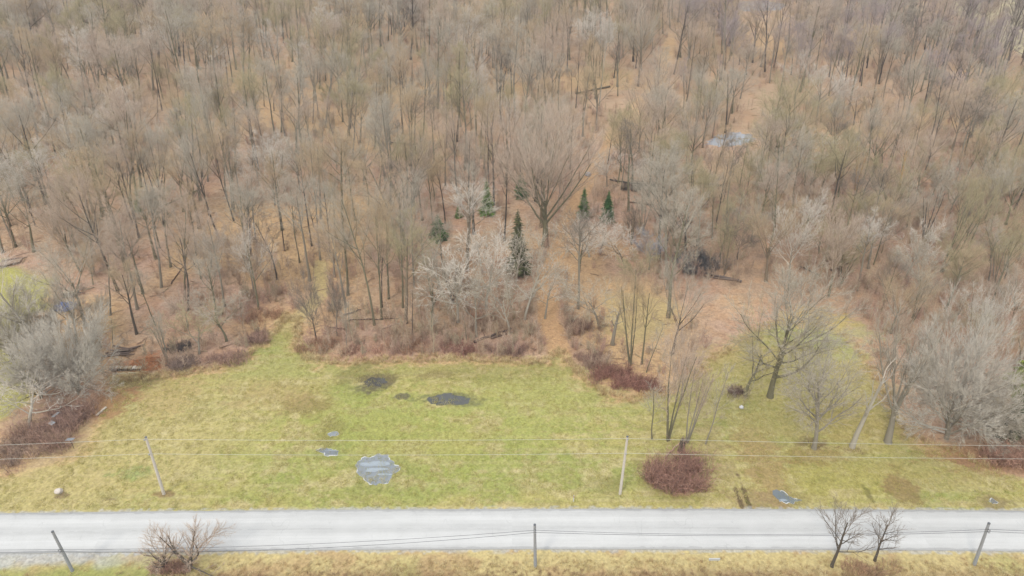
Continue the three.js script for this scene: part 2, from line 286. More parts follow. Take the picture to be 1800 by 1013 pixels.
function grow(o) {                                        // -> { trunk, limbs, crown } geometries of a tree o.h metres tall
  rnd = mulberry(o.seed);
  if (o.vary) { const f = rr(0.75, 1.3); o = { ...o, r: o.r * rr(0.8, 1.2), t0: [clamp(o.t0[0] * rr(0.7, 1.4), 0.2, 0.62), ...o.t0.slice(1)], ang: o.ang.map((a) => a * rr(0.8, 1.15)), len: [o.len[0] * f, ...o.len.slice(1)], n: [Math.round(o.n[0] * rr(0.75, 1.15)), ...o.n.slice(1)], wob: [o.wob[0] * rr(0.7, 2), ...o.wob.slice(1)] }; }
  const trunks = [], limbs = [], crown = new Buf();
  const tone = (level) => { const k = (o.tones ?? TONE)[level] * rr(0.78, 1.22), w = rr(-0.04, 0.04); return [k * (1 + w), k, k * (1 - w)]; };
  function branch(b, p, dir, len, r, level) {
    if (level === o.deep) { const s = stem(o, p, dir, len, Math.max(r, o.twig), level); b.tube(s.pts, s.rad, 3, tone(4)); return; }
    const s = stem(o, p, dir, len, r, level);
    b.tube(s.pts, [...s.rad.slice(0, -1), level === o.deep - 1 ? 0 : s.rad[s.rad.length - 1]], SIDES[level], tone(level));
    kids(s, len, level);
  }
  function kids(s, len, level) {
    const n = o.n[level], a0 = rr(0, 6.28);
    for (let i = 0; i < n; i++) {
      const t = mix(o.t0[level], 1, Math.pow((i + rr(0.1, 0.9)) / n, 0.9)), [p, dir, r] = along(s, Math.min(t, 0.999));
      const ang = o.ang[level] * rr(0.65, 1.3) * mix(1, 0.6, t), L = len * o.len[level] * rr(0.7, 1.25) * mix(1, o.fall[level], (t - o.t0[level]) / (1 - o.t0[level] + 1e-6));
      const nd = turned(dir, ang, a0 + i * 2.4 + rr(-0.5, 0.5)), nr = Math.max(r * o.rr[level] * rr(0.8, 1.15), o.twig);
      if (level === 0) { const lb = new Buf(); const big = nr > o.big && limbs.length < o.maxLimbs; const st = stem(o, p, nd, L, nr, 1); (big ? lb : crown).tube(st.pts, st.rad, big ? 6 : 5, big ? [1, 1, 1] : tone(1)); if (big) limbs.push(lb.geo()); if (o.deep > 1) kids(st, L, 1); }
      else branch(crown, p, nd, L, nr, level + 1);
    }
    if (level > 0 && level < o.deep) { const [p, dir, r] = along(s, 0.999); for (let i = 0; i < 2; i++) branch(crown, p, turned(dir, rr(0.1, 0.4), rr(0, 6.28)), len * 0.3, Math.max(o.twig, r * 0.7), Math.min(o.deep, level + 2)); }
  }
  for (let i = 0; i < (o.stems ?? 1); i++) {
    const b = new Buf(), sp = o.stems > 1 ? turned(UP, rr(0.1, 0.28), i / o.stems * 6.28 + rr(-0.4, 0.4)) : turned(UP, rr(0, 0.04), rr(0, 6)), f = o.stems > 1 ? rr(0.75, 1) : 1;
    const s = stem(o, V(sp.x * 0.25, -0.35, sp.z * 0.25), sp, o.h * o.trunk * f, o.r * (o.stems > 1 ? rr(0.55, 0.75) : 1), 0);
    b.tube(s.pts, s.rad, 8, [1, 1, 1]); trunks.push(b.geo());
    kids(s, o.h * o.trunk * f, 0);
  }
  const C = crown.geo();
  // the tree is measured and brought to its height
  let top = 0; for (const g of [...trunks, ...limbs, C]) { if (!g.attributes.position.count) continue; g.computeBoundingBox(); top = Math.max(top, g.boundingBox.max.y); }
  for (const g of [...trunks, ...limbs, C]) g.scale(o.h / top, o.h / top, o.h / top);
  return { trunks, limbs, crown: C, h: o.h };
}
const base = { deep: 4, taper: [0.28, 0.3, 0.35, 0.4, 0], twig: 0.0085, big: 0.055, maxLimbs: 6 };
const STYLES = {
  great: { ...base, h: 29, r: 0.75, trunk: 0.42, n: [15, 10, 9, 9], t0: [0.42, 0.22, 0.2, 0.2], ang: [0.72, 0.62, 0.6, 0.55], len: [1.35, 0.46, 0.46, 0.55], fall: [0.95, 0.75, 0.75, 0.8], rr: [0.5, 0.5, 0.5, 0.5], wob: [0.03, 0.07, 0.11, 0.12, 0], up: [0.02, 0.06, 0.05, 0.05, 0], twig: 0.012, maxLimbs: 13 },
  sprawl: { ...base, deep: 3, h: 5, r: 0.22, trunk: 0.4, n: [13, 9, 8, 0], t0: [0.3, 0.2, 0.2, 0], ang: [1.15, 0.8, 0.8, 0], len: [1.3, 0.5, 0.5, 0], fall: [0.8, 0.7, 0.8, 1], rr: [0.5, 0.5, 0.5, 0.5], wob: [0.1, 0.2, 0.22, 0, 0], up: [0.02, 0.08, 0.03, 0.02, 0], twig: 0.009, big: 0.03 },
  fork: { ...base, h: 16, r: 0.56, trunk: 0.34, n: [8, 8, 8, 8], t0: [0.55, 0.25, 0.2, 0.2], ang: [0.6, 0.75, 0.75, 0.7], len: [1.45, 0.4, 0.45, 0.5], fall: [0.9, 0.7, 0.7, 0.8], rr: [0.62, 0.5, 0.5, 0.5], wob: [0.06, 0.1, 0.15, 0.15, 0], up: [0.02, 0.06, 0.04, 0.03, 0], twig: 0.012, maxLimbs: 8 },
  elm: { ...base, deep: 3, h: 9, r: 0.15, trunk: 0.85, n: [14, 9, 8, 0], t0: [0.32, 0.2, 0.2, 0], ang: [0.85, 0.6, 0.6, 0], len: [0.5, 0.5, 0.5, 0], fall: [0.6, 0.7, 0.8, 1], rr: [0.5, 0.5, 0.5, 0.5], wob: [0.06, 0.12, 0.14, 0, 0], up: [0.02, 0.07, 0.05, 0.03, 0], twig: 0.008, big: 0.03 },
  tall: { ...base, h: 21, r: 0.28, trunk: 0.95, n: [13, 7, 7, 9], t0: [0.42, 0.25, 0.2, 0.15], ang: [0.95, 0.85, 0.85, 0.8], len: [0.36, 0.52, 0.5, 0.62], fall: [0.5, 0.6, 0.7, 0.8], rr: [0.5, 0.55, 0.52, 0.5], wob: [0.05, 0.17, 0.2, 0.2, 0], up: [0.02, 0.07, 0.03, 0.02, 0], vary: true },
  fan: { ...base, h: 23, r: 0.38, trunk: 0.5, n: [10, 8, 8, 9], t0: [0.5, 0.3, 0.25, 0.2], ang: [0.8, 0.75, 0.75, 0.7], len: [0.95, 0.47, 0.47, 0.58], fall: [0.85, 0.7, 0.7, 0.8], rr: [0.55, 0.5, 0.5, 0.5], wob: [0.04, 0.09, 0.14, 0.15, 0], up: [0.02, 0.05, 0.03, 0.02, 0], vary: true },
  round: { ...base, h: 11, r: 0.17, trunk: 0.4, n: [10, 8, 8, 8], t0: [0.5, 0.15, 0.15, 0.15], ang: [0.95, 0.6, 0.6, 0.5], len: [0.95, 0.5, 0.48, 0.55], fall: [0.95, 0.7, 0.7, 0.8], rr: [0.5, 0.5, 0.5, 0.5], wob: [0.05, 0.07, 0.09, 0.1, 0], up: [0.02, 0.04, 0.03, 0.03, 0] },
  gnarl: { ...base, h: 12, r: 0.19, trunk: 0.5, n: [9, 6, 6, 5], t0: [0.35, 0.2, 0.2, 0.2], ang: [1.05, 0.9, 0.9, 0.8], len: [0.85, 0.5, 0.5, 0.5], fall: [0.7, 0.7, 0.7, 0.8], rr: [0.55, 0.55, 0.55, 0.5], wob: [0.12, 0.26, 0.3, 0.25, 0], up: [0.02, 0.03, 0.0, 0.0, 0], twig: 0.014, tones: [0.9, 0.9, 0.9, 1, 1.05] },
  open: { ...base, h: 17, r: 0.34, trunk: 0.62, n: [16, 9, 8, 8], t0: [0.26, 0.22, 0.2, 0.2], ang: [1.0, 0.85, 0.85, 0.75], len: [0.7, 0.5, 0.48, 0.5], fall: [0.7, 0.7, 0.7, 0.8], twig: 0.012, maxLimbs: 12, rr: [0.55, 0.6, 0.55, 0.5], wob: [0.07, 0.24, 0.22, 0.2, 0], up: [0.03, 0.07, 0.04, 0.03, 0] },
  snag: { ...base, deep: 3, h: 14, r: 0.46, trunk: 0.85, n: [9, 4, 3, 0], t0: [0.35, 0.3, 0.3, 0.2], ang: [0.9, 0.8, 0.8, 0.6], len: [0.3, 0.4, 0.5, 0.5], fall: [0.7, 0.7, 0.7, 0.8], rr: [0.45, 0.45, 0.5, 0.5], wob: [0.09, 0.25, 0.25, 0.2, 0], up: [0.02, 0.05, 0.03, 0, 0], taper: [0.3, 0.35, 0.4, 0.4, 0] },
  multi: { ...base, h: 14, r: 0.2, stems: 4, trunk: 0.9, n: [9, 5, 5, 5], t0: [0.35, 0.25, 0.2, 0.2], ang: [0.75, 0.7, 0.7, 0.6], len: [0.32, 0.5, 0.5, 0.55], fall: [0.6, 0.6, 0.7, 0.8], rr: [0.45, 0.5, 0.5, 0.5], wob: [0.06, 0.14, 0.16, 0.15, 0], up: [0.03, 0.09, 0.06, 0.05, 0], maxLimbs: 8, big: 0.045 },
  young: { ...base, deep: 3, h: 10, r: 0.075, trunk: 0.97, n: [14, 6, 6, 0], t0: [0.3, 0.2, 0.2, 0], ang: [0.7, 0.65, 0.6, 0], len: [0.26, 0.5, 0.55, 0], fall: [0.5, 0.7, 0.8, 1], rr: [0.45, 0.5, 0.5, 0.5], wob: [0.05, 0.1, 0.12, 0, 0], up: [0.02, 0.08, 0.05, 0.03, 0], big: 0.03, maxLimbs: 3 },
  bushy: { ...base, h: 15, r: 0.4, stems: 3, trunk: 0.45, n: [14, 9, 8, 10], t0: [0.12, 0.15, 0.15, 0.15], ang: [1.35, 0.8, 0.75, 0.65], len: [1.35, 0.46, 0.48, 0.62], fall: [0.95, 0.7, 0.7, 0.8], twig: 0.014, rr: [0.55, 0.5, 0.5, 0.5], wob: [0.06, 0.12, 0.14, 0.12, 0], up: [0.02, 0.05, 0.03, 0.03, 0], maxLimbs: 9 },
};
const COUNT = { fork: 1, great: 1, elm: 2, tall: 9, fan: 4, round: 4, gnarl: 4, open: 3, snag: 2, multi: 3, young: 4, bushy: 1, sprawl: 1 };
const PROTO = {};
let nTri = 0;
for (const [kind, o] of Object.entries(STYLES)) {
  PROTO[kind] = [];
  for (let i = 0; i < COUNT[kind]; i++) { const t = grow({ ...o, seed: 100 + i * 37 + kind.length * 1000 + kind.charCodeAt(0) }); for (const g of [...t.trunks, ...t.limbs, t.crown]) nTri += g.index.count / 3; PROTO[kind].push(t); }
  console.log(kind, PROTO[kind].map((t) => t.crown.index.count / 3).join(' '));
}
const TWIG = { s: [192, 186, 174], p: [186, 168, 150], g: [176, 168, 152], w: [204, 196, 184], o: [168, 158, 124], t: [184, 164, 134], b: [156, 158, 164], d: [134, 124, 112], y: [214, 168, 96], v: [166, 153, 150] };  // v: mauve-grey twigs with distant haze painted into their colour
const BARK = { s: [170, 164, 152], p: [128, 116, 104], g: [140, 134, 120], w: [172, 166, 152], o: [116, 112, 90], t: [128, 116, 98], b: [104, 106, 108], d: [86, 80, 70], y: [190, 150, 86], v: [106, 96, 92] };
const crownM = {}, barkM = {};
for (const k in TWIG) { crownM[k] = std(col(...TWIG[k], 1.55), 0.95, { vertexColors: true, name: 'twigs ' + k }); barkM[k] = std(col(...BARK[k], 1.6), 0.95, { vertexColors: true, name: 'bark ' + k }); }

const assembled = new Map();
function treeProto(kind, i) {                             // a group with its parts, made once
  const key = kind + i; if (assembled.has(key)) return assembled.get(key);
  const t = PROTO[kind][i], g = new THREE.Group();
  t.trunks.forEach((x) => part('trunk', x, barkM.g, g)); t.limbs.forEach((x) => part('limb', x, barkM.g, g)); part('crown', t.crown, crownM.g, g);
  assembled.set(key, g); return g;
}
function placeTree(kind, i, tone, barkTone, at, h, spin, leanX, leanZ, wide, name, label, group, category = 'tree') {
  const src = treeProto(kind, i), o = src.clone(), s = h / PROTO[kind][i].h;
  o.children.forEach((c) => { c.material = c.name.startsWith('crown') ? crownM[tone] : barkM[barkTone]; });
  o.name = numbered(name); o.position.copy(at); o.scale.set(s * wide, s, s * wide);
  const dir = V(leanX, 1, leanZ).normalize(); o.quaternion.setFromUnitVectors(UP, dir).multiply(new THREE.Quaternion().setFromAxisAngle(UP, spin));
  tag(o, label, category, group); scene.add(o); return o;
}
// ---------------------------------------------------------------- trees that can be told apart in the photograph: [base x, y, top x, y, kind, twig tone, bark tone, width, label]
const NAMED = [
  // by the lawn and the road
  [1354, 698, 1408, 466, 'open', 'g', 'o', 1.1, 'dark mossy tree with crooked bare boughs standing on the lawn'],
  [1311, 697, 1338, 556, 'gnarl', 'o', 'o', 1.3, 'low crooked mossy tree leaning beside the tall dark lawn tree'],
  [1431, 789, 1482, 598, 'open', 'g', 'g', 0.9, 'pale-footed bare tree on the lawn, first of the roadside three from the bramble mound'],
  [1498, 786, 1556, 622, 'snag', 'w', 'w', 0.8, 'broken pale dead tree between the two live lawn trees'],
  [1561, 777, 1628, 532, 'fork', 'g', 'g', 0.8, 'forked grey lawn tree close to the huge bushy crown'],
  [1664, 772, 1716, 490, 'bushy', 's', 'g', 0.62, 'huge bushy silver-grey tree at the end of the lawn'],
  [1735, 768, 1766, 640, 'bushy', 'g', 'g', 0.62, 'lower silver-grey bushy tree nestling under the huge bushy crown'],
  [1195, 712, 1222, 560, 'fan', 'p', 'g', 0.85, 'pinkish-twigged tree between the bramble mound and the leafy clearing'],
  [1146, 772, 1136, 668, 'young', 'g', 'o', 1.5, 'small mossy stem at the bramble mound, leftmost of its stems'],
  [1174, 774, 1196, 578, 'multi', 'p', 'o', 0.85, 'clump of thin mossy stems rising behind the round bramble mound'],
  [1208, 778, 1248, 628, 'multi', 'p', 'g', 0.7, 'clump of slender bowed stems rising beside the broken stump'],
  [1240, 781, 1290, 640, 'young', 'g', 'g', 1.2, 'long thin tree leaning away from the bramble mound'],
  [1108, 642, 1118, 455, 'multi', 't', 'o', 0.8, 'twin-stemmed mossy trees above the dark red brambles'],
  [1128, 640, 1142, 470, 'tall', 't', 'o', 0.7, 'mossy straight tree close behind the dark red brambles'],
  [1077, 606, 1083, 528, 'snag', 'w', 'g', 1.0, 'small dead tree with hooked pale top by the twin stems'],
  [1136, 655, 1156, 562, 'young', 'g', 'o', 1.3, 'thin dark sapling leaning out of the dark red brambles'],
  [1182, 622, 1224, 452, 'fan', 'g', 'd', 0.75, 'dark fork-topped tree below the fallen blackened crown'],
  [1053, 577, 1056, 480, 'gnarl', 'g', 'g', 1.0, 'small grey twin-trunked tree beside the yellowish glade'],
  // right of the trail
  [1388, 494, 1394, 344, 'round', 'w', 'g', 1.0, 'pale dome-crowned tree above the leafy clearing'],
  [1457, 521, 1488, 345, 'round', 'p', 'o', 0.9, 'pinkish dome-crowned tree with a dark mossy foot'],
  [1141, 474, 1152, 402, 'round', 'b', 'g', 1.0, 'small bluish-white fluffy tree by the creek bank'],
  [1170, 446, 1180, 336, 'round', 'd', 'd', 0.8, 'small dark round-crowned tree behind the fluffy bluish one'],
  [1503, 334, 1527, 228, 'multi', 'g', 'y', 0.7, 'ochre-yellow clump of stems in the grey woods'],
  [1580, 334, 1592, 246, 'snag', 'w', 'y', 0.6, 'thin dead pale tree near the ochre-yellow stems'],
  [1655, 478, 1742, 318, 'multi', 'o', 'o', 0.9, 'cluster of slanting dark mossy stems'],
  [1592, 490, 1612, 372, 'gnarl', 'w', 'w', 0.9, 'pale tree with two curved bare stems'],
  [1766, 490, 1792, 412, 'tall', 'g', 'd', 0.9, 'dark leaning tree beside the slanting stems'],
  [1243, 360, 1290, 214, 'tall', 't', 'd', 0.7, 'straight slanting dark trunk near the icy pool'],
  [1215, 290, 1235, 160, 'fan', 'g', 'o', 0.8, 'grey fan-crowned tree just uphill of the icy pool'],
  [1420, 345, 1440, 232, 'gnarl', 'o', 'o', 1.1, 'olive crooked-branched tree beyond the pale dome crown'],
  [1300, 330, 1322, 235, 'tall', 'o', 'o', 0.8, 'olive tree beside the icy pool'],
  // the great tree and the centre
  [958, 432, 962, 170, 'great', 'p', 'o', 1.25, 'great spreading bare tree with many upswept boughs by the trail'],
  [855, 545, 856, 388, 'gnarl', 'w', 'w', 1.0, 'pale crooked tree with a wide crown in front of the spruces'],
  [805, 566, 788, 412, 'gnarl', 'w', 'w', 1.0, 'pale crooked tree before the small dark evergreen bush'],
  [922, 562, 930, 402, 'gnarl', 'g', 'w', 1.0, 'pale crooked tree hugging the dark ragged evergreen'],
  [760, 566, 752, 430, 'gnarl', 'g', 'o', 1.0, 'grey crooked tree, leftmost of the tangled pale ones'],
  [908, 505, 902, 386, 'gnarl', 'g', 'w', 1.1, 'pale crooked tree directly before the dark ragged evergreen'],
  [1036, 452, 1034, 384, 'gnarl', 'g', 'w', 1.0, 'pale crooked tree between the trail and the small spruces'],
  [780, 520, 770, 410, 'gnarl', 'g', 'w', 1.0, 'pale crooked tree just below the small dark evergreen bush'],
  [848, 480, 846, 392, 'gnarl', 'g', 'w', 1.0, 'pale crooked tree just below the bright green spruce'],
  [895, 588, 888, 470, 'gnarl', 'g', 'w', 1.0, 'pale crooked tree low in the central tangle'],
  [838, 592, 828, 480, 'gnarl', 'g', 'g', 1.0, 'grey crooked tree behind the fallen double log'],
  [958, 560, 962, 462, 'gnarl', 'w', 'g', 0.9, 'pale crooked tree at the very edge of the leafy trail'],
  [1018, 478, 1016, 382, 'gnarl', 'w', 'o', 1.1, 'pale mossy crooked tree across the trail from the great tree'],
  [1056, 446, 1058, 376, 'gnarl', 'w', 'o', 1.1, 'pale green-tinged crooked tree before the two small spruces'],
  [1098, 470, 1094, 388, 'gnarl', 'w', 't', 0.9, 'bent bare tree with a long pale sideways bough'],
  [758, 600, 762, 526, 'young', 'g', 'o', 1.4, 'small forked tree on the edge of the woods above the puddles'],
  [821, 602, 815, 540, 'young', 'p', 'o', 1.4, 'thin young tree beside the fallen double log'],
  [725, 588, 724, 500, 'young', 'p', 'd', 1.3, 'thin dark young tree at the woods edge above the muddy pool'],
  [705, 612, 717, 560, 'young', 't', 't', 1.3, 'leaning brown young tree in the pale grass edge'],
  [617, 588, 606, 520, 'young', 'p', 'o', 1.2, 'thin young tree at the edge beside the mown inlet'],
  [658, 572, 614, 300, 'tall', 'g', 'o', 0.75, 'tall mossy trunk leaning slightly, rising from the front of the woods'],
  [671, 562, 652, 320, 'tall', 't', 'o', 0.7, 'forked-footed mossy tall tree'],
  [708, 541, 700, 345, 'tall', 'g', 'o', 0.7, 'dark straight tall tree behind the pale edge grass'],
  [728, 505, 716, 285, 'tall', 'g', 'g', 0.75, 'grey broken-limbed tall tree behind the tangled pale ones'],
  [886, 424, 894, 250, 'tall', 'p', 'd', 0.75, 'dark straight tree between the two hill spruces'],
  [761, 396, 752, 250, 'tall', 't', 'o', 0.7, 'olive-stemmed tree above the small dark evergreen bush'],
  [783, 393, 776, 262, 'tall', 't', 'd', 0.7, 'dark crooked slender tree above the small dark evergreen bush'],
  [825, 372, 820, 230, 'tall', 'p', 'd', 0.7, 'dark slender tree near the bright spruce'],
  [859, 322, 864, 148, 'tall', 't', 'd', 0.75, 'dark forked tree right behind the bright spruce'],
  [838, 262, 830, 92, 'tall', 'w', 'w', 0.7, 'tall pale-trunked tree with hanging vines midway up the slope'],
  [785, 260, 781, 84, 'tall', 'g', 'g', 0.7, 'tall grey double-trunked tree midway up the slope'],
  [744, 238, 746, 84, 'tall', 'g', 'o', 0.8, 'grey wide-topped tall tree midway up the slope'],
  [659, 262, 666, 110, 'tall', 't', 'd', 0.75, 'dark clean-stemmed tree with a high fork'],
  [681, 268, 676, 152, 'tall', 't', 'd', 0.7, 'dark thin tree with a small high crown'],
  [720, 215, 696, 60, 'tall', 'p', 'd', 0.7, 'dark tree with a kinked leaning trunk'],
  [614, 240, 606, 56, 'fan', 'g', 'o', 0.7, 'mossy fork-trunked tree high on the slope'],
  [1053, 186, 1066, 14, 'tall', 'w', 'w', 0.8, 'tall white-trunked tree high on the slope'],
  [1012, 190, 1018, 60, 'tall', 'p', 'd', 0.7, 'dark straight tree next to the white-trunked one'],
  [1066, 300, 1084, 190, 'tall', 't', 'd', 0.8, 'dark sinuous tree right of the trail bend'],
  [1086, 322, 1106, 210, 'tall', 'o', 'o', 0.8, 'olive twisting tree uphill of the two small spruces'],
  [1142, 292, 1152, 170, 'tall', 't', 'd', 0.7, 'thin dark tree on the far side of the trail'],
  // left of the mown inlet
  [411, 388, 338, 108, 'fan', 'g', 'd', 0.6, 'great dark tree with one long curved limb, leaning over the left woods'],
  [386, 425, 322, 220, 'tall', 'g', 'd', 0.8, 'thick dark leaning tree beside the curved-limbed one'],
  [548, 433, 520, 232, 'tall', 'g', 'd', 0.7, 'clean grey tall trunk, first of the open row of four'],
  [563, 457, 540, 240, 'tall', 't', 'g', 0.7, 'clean grey tall trunk, second of the open row of four'],
  [580, 445, 574, 290, 'tall', 'g', 'd', 0.7, 'clean dark tall trunk, third of the open row of four'],
  [591, 434, 584, 300, 'tall', 'o', 'd', 0.6, 'clean dark tall trunk, last of the open row of four'],
  [527, 462, 508, 312, 'tall', 'p', 'o', 0.7, 'mossy twin-stemmed tall tree downhill of the open row'],
  [500, 441, 474, 262, 'tall', 't', 'd', 0.65, 'slim dark straight tree leaning towards the left woods'],
  [487, 492, 468, 372, 'tall', 'd', 'd', 0.9, 'dark dense-twigged leaning tree near the inlet'],
  [455, 544, 424, 398, 'tall', 'w', 'o', 0.8, 'slender pale-crowned tree near the trail of the mown inlet'],
  [447, 520, 418, 366, 'round', 'p', 'g', 0.8, 'pinkish-white feathery tree near the inlet'],
  [371, 470, 368, 398, 'round', 'w', 'd', 1.0, 'small whitish ball-crowned tree in the left woods'],
  [344, 470, 304, 372, 'young', 'g', 'd', 1.2, 'slim dark leaning tree beside the whitish ball crown'],
  [207, 511, 120, 268, 'tall', 'p', 'd', 0.9, 'dark thick leaning trunk near the blue tarpaulin'],
  [141, 478, 70, 330, 'round', 'p', 'o', 0.8, 'pinkish feathery tree with a mossy trunk above the yard'],
  [288, 396, 250, 160, 'fan', 'g', 'd', 0.6, 'pale-crowned dark-stemmed tree beside the golden leaf opening'],
  [272, 402, 236, 215, 'tall', 't', 'd', 0.75, 'dark leaning tree next to the golden leaf opening'],
  [244, 418, 198, 240, 'tall', 'p', 'd', 0.8, 'slanting dark tree downhill of the golden leaf opening'],
  [229, 308, 186, 172, 'tall', 'o', 'd', 0.8, 'olive-crowned dark crooked tree in the left woods'],
  [128, 332, 58, 186, 'gnarl', 'w', 'w', 0.8, 'whitish crooked-branched tree high in the left woods'],
  [408, 320, 392, 170, 'tall', 'o', 'o', 0.8, 'olive mossy-stemmed tree behind the curved-limbed one'],
  [464, 262, 438, 120, 'tall', 'o', 'd', 0.8, 'dark tree with hooked branches above the open row'],
  [526, 322, 500, 190, 'fan', 'g', 'd', 0.7, 'grey-green fork-crowned tree in the middle of the left woods'],
  [178, 612, 152, 540, 'young', 'g', 'd', 1.3, 'small dark tree downhill of the blue tarpaulin'],
  [198, 612, 184, 556, 'young', 'o', 'o', 1.3, 'mossy bent young tree behind the grey log heap'],
  [273, 572, 240, 470, 'tall', 'g', 'o', 0.8, 'mossy leaning tree with a propped dead branch'],
  [294, 634, 262, 540, 'multi', 'g', 'g', 0.7, 'grey many-stemmed shrub tree beside the rusty leaf heap'],
  [350, 622, 330, 540, 'gnarl', 'o', 'g', 1.1, 'grey low crooked tree behind the left brambles'],
  [398, 600, 376, 516, 'gnarl', 'g', 'o', 1.1, 'grey tangled low tree behind the left brambles, nearer the inlet'],
  [330, 575, 310, 500, 'round', 'p', 'g', 1.0, 'pinkish low round tree behind the grey tangle'],
  [556, 598, 536, 478, 'round', 'd', 'd', 0.8, 'dark thick-twigged tree at the corner of the mown inlet'],
  [592, 590, 590, 480, 'round', 'd', 'g', 0.7, 'dark grey twiggy tree just inside the inlet corner'],
  // the bushes by the yard
  [72, 700, 40, 548, 'bushy', 's', 'o', 0.66, 'silvery grey bushy tree over the left thicket'],
  [138, 694, 112, 512, 'bushy', 's', 'g', 0.62, 'pale pinkish-grey bushy tree beside the brown lawn strip'],
  [24, 640, 14, 486, 'bushy', 'g', 'o', 0.66, 'greenish-grey bushy tree hanging over the yard'],
  [78, 618, 70, 486, 'round', 'g', 'o', 1.0, 'grey-green round tree between the yard and the blue tarpaulin'],
  [128, 596, 108, 520, 'round', 'p', 'g', 1.1, 'pinkish twiggy tree below the blue tarpaulin'],
  [52, 752, 58, 668, 'gnarl', 'w', 'w', 1.3, 'white sprawling bare branches over the left bramble thicket'],
  // the roadside trees this side of the road
  [332, 1000, 338, 930, 'sprawl', 'p', 'd', 1.5, 'dark sprawling shrub-like tree on the near road verge'],
  [290, 998, 284, 938, 'sprawl', 'p', 'd', 1.2, 'thin twiggy shrub beside the dark sprawling verge tree'],
  [1462, 996, 1496, 868, 'elm', 'd', 'd', 1.35, 'slender bare tree leaning over the road, taller of two'],
  [1538, 986, 1570, 884, 'elm', 'd', 'd', 1.35, 'slender bare tree leaning over the road, smaller of two'],
];
const NAME_OF = { great: 'spreading_tree', elm: 'roadside_tree', fork: 'lawn_tree', sprawl: 'roadside_tree', tall: 'bare_tree', fan: 'spreading_tree', round: 'round_tree', gnarl: 'crooked_tree', open: 'lawn_tree', snag: 'dead_tree', multi: 'multi_stemmed_tree', young: 'young_tree', bushy: 'bushy_tree' };
const spots = [];                                          // where trees already stand
rnd = mulberry(77);
const used = {};
const nextProto = (kind) => { used[kind] = (used[kind] ?? -1) + 1; return used[kind] % COUNT[kind]; };
for (const [bx, by, tx, ty, kind, tone, bt, wide, label] of NAMED) {
  const at = P(bx, by), [dx, dy, dz] = ray(tx, ty), t = at.z / dz, top = V(dx * t, EYE + dy * t, at.z), h = top.y - at.y, lean = (top.x - at.x) / h;
  placeTree(kind, nextProto(kind), tone, bt, at, h / 0.985, rr(0, 6.28), lean, rr(-0.04, 0.04), wide * clamp(PROTO[kind][0].h / h, 0.85, 1.25), NAME_OF[kind], label, 'bare trees');
  spots.push([at.x, at.z, kind === 'bushy' ? 5 : kind === 'fan' ? 4 : 3]);
  if (h > 32 || h < 3) console.log('height', h.toFixed(1), label);
}
// the other trees of the wood: seen one by one where they are near, as one mass far off
const OPENINGS = [[1330, 44, 62, 40], [1288, 290, 46, 40], [856, 452, 26, 80], [1046, 450, 46, 72], [914, 420, 26, 80], [771, 440, 22, 40], [1330, 200, 30, 60], [1290, 545, 80, 62], [1120, 560, 50, 45], [300, 300, 26, 46], [250, 620, 50, 30], [1165, 130, 14, 50], [1320, 244, 40, 18], [1480, 590, 60, 40], [868, 40, 18, 24], [540, 440, 60, 26], [1330, 12, 60, 14], [790, 440, 40, 30], [530, 570, 40, 60], [1420, 615, 110, 80]];
function toneAt(px, py) {
  const r = rnd();
  if (px > 1380 && py < 190) return r < 0.4 ? 'v' : r < 0.7 ? 'g' : r < 0.9 ? 'p' : 'd';  // far upper right: haze tinted into the crowns through the mauve tone
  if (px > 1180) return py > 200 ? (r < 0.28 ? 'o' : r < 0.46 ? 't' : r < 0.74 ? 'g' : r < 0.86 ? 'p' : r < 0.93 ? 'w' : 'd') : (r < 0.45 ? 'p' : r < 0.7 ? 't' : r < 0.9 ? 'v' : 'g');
  if (px < 560) return r < 0.3 ? 'p' : r < 0.58 ? 'g' : r < 0.7 ? 't' : r < 0.84 ? 'o' : 'w';
  return r < 0.22 ? 't' : r < 0.4 ? 'p' : r < 0.6 ? 'o' : r < 0.86 ? 'g' : r < 0.94 ? 'w' : 'd';
}
const wild = [];
{
  rnd = mulberry(4242);
  for (let z = -84; z > -560; ) {
    const d = -z, step = d < 170 ? 5.9 : d < 320 ? 7.4 : 9;
    const half = (d * cp + EYE * sp) * 0.78 + 12;
    for (let x = -half; x < half; x += step) {
      const X = x + rr(-0.46, 0.46) * step, Z = z + rr(-0.46, 0.46) * step, y = H(X, Z), [px, py] = toPixel(X, y, Z);
      if (px < -140 || px > 1940 || py < -330) continue;
      if (sdist(LAWN, X, Z) < 2 || sdist(YARD, X, Z) < 1 || (sdist(FIELD, X, Z) < 1 && rnd() < 0.62) || lineDist(TRAIL, X, Z) < 4.2 || lineDist(TRAIL2, X, Z) < 1.6) continue;
      if (OPENINGS.some(([ox, oy, a, b]) => ((px - ox) / a) ** 2 + ((py - oy) / b) ** 2 < 1) || (sdist(GLADE, X, Z) < 0)) continue;
      if (spots.some(([sx, sz, r]) => (sx - X) ** 2 + (sz - Z) ** 2 < r * r)) continue;
      const edgeD = sdist(LAWN, X, Z);
      if (rnd() < (edgeD < 9 ? (px < 1000 ? 0.42 : 0.6) : 0.06 + (px > 1250 ? 0.05 : 0.3) * sstep(0.55, 0.7, fbm(X * 0.05 + 90, Z * 0.05, 2)))) continue;
      wild.push([X, y, Z, px, py, edgeD]);
    }
    z -= step;
  }
  wild.sort((a, b) => b[2] - a[2]);
  console.log('named', NAMED.length, 'wild', wild.length);
}
const SAID = { p: 'pinkish-grey', g: 'grey', w: 'whitish', o: 'olive-brown', t: 'tan', b: 'bluish-grey', d: 'dark', v: 'mauve-grey' };
const KINDSAID = { tall: 'tall tree', fan: 'spreading tree', round: 'round-crowned tree', gnarl: 'crooked tree', multi: 'clump-stemmed tree', young: 'young tree' };
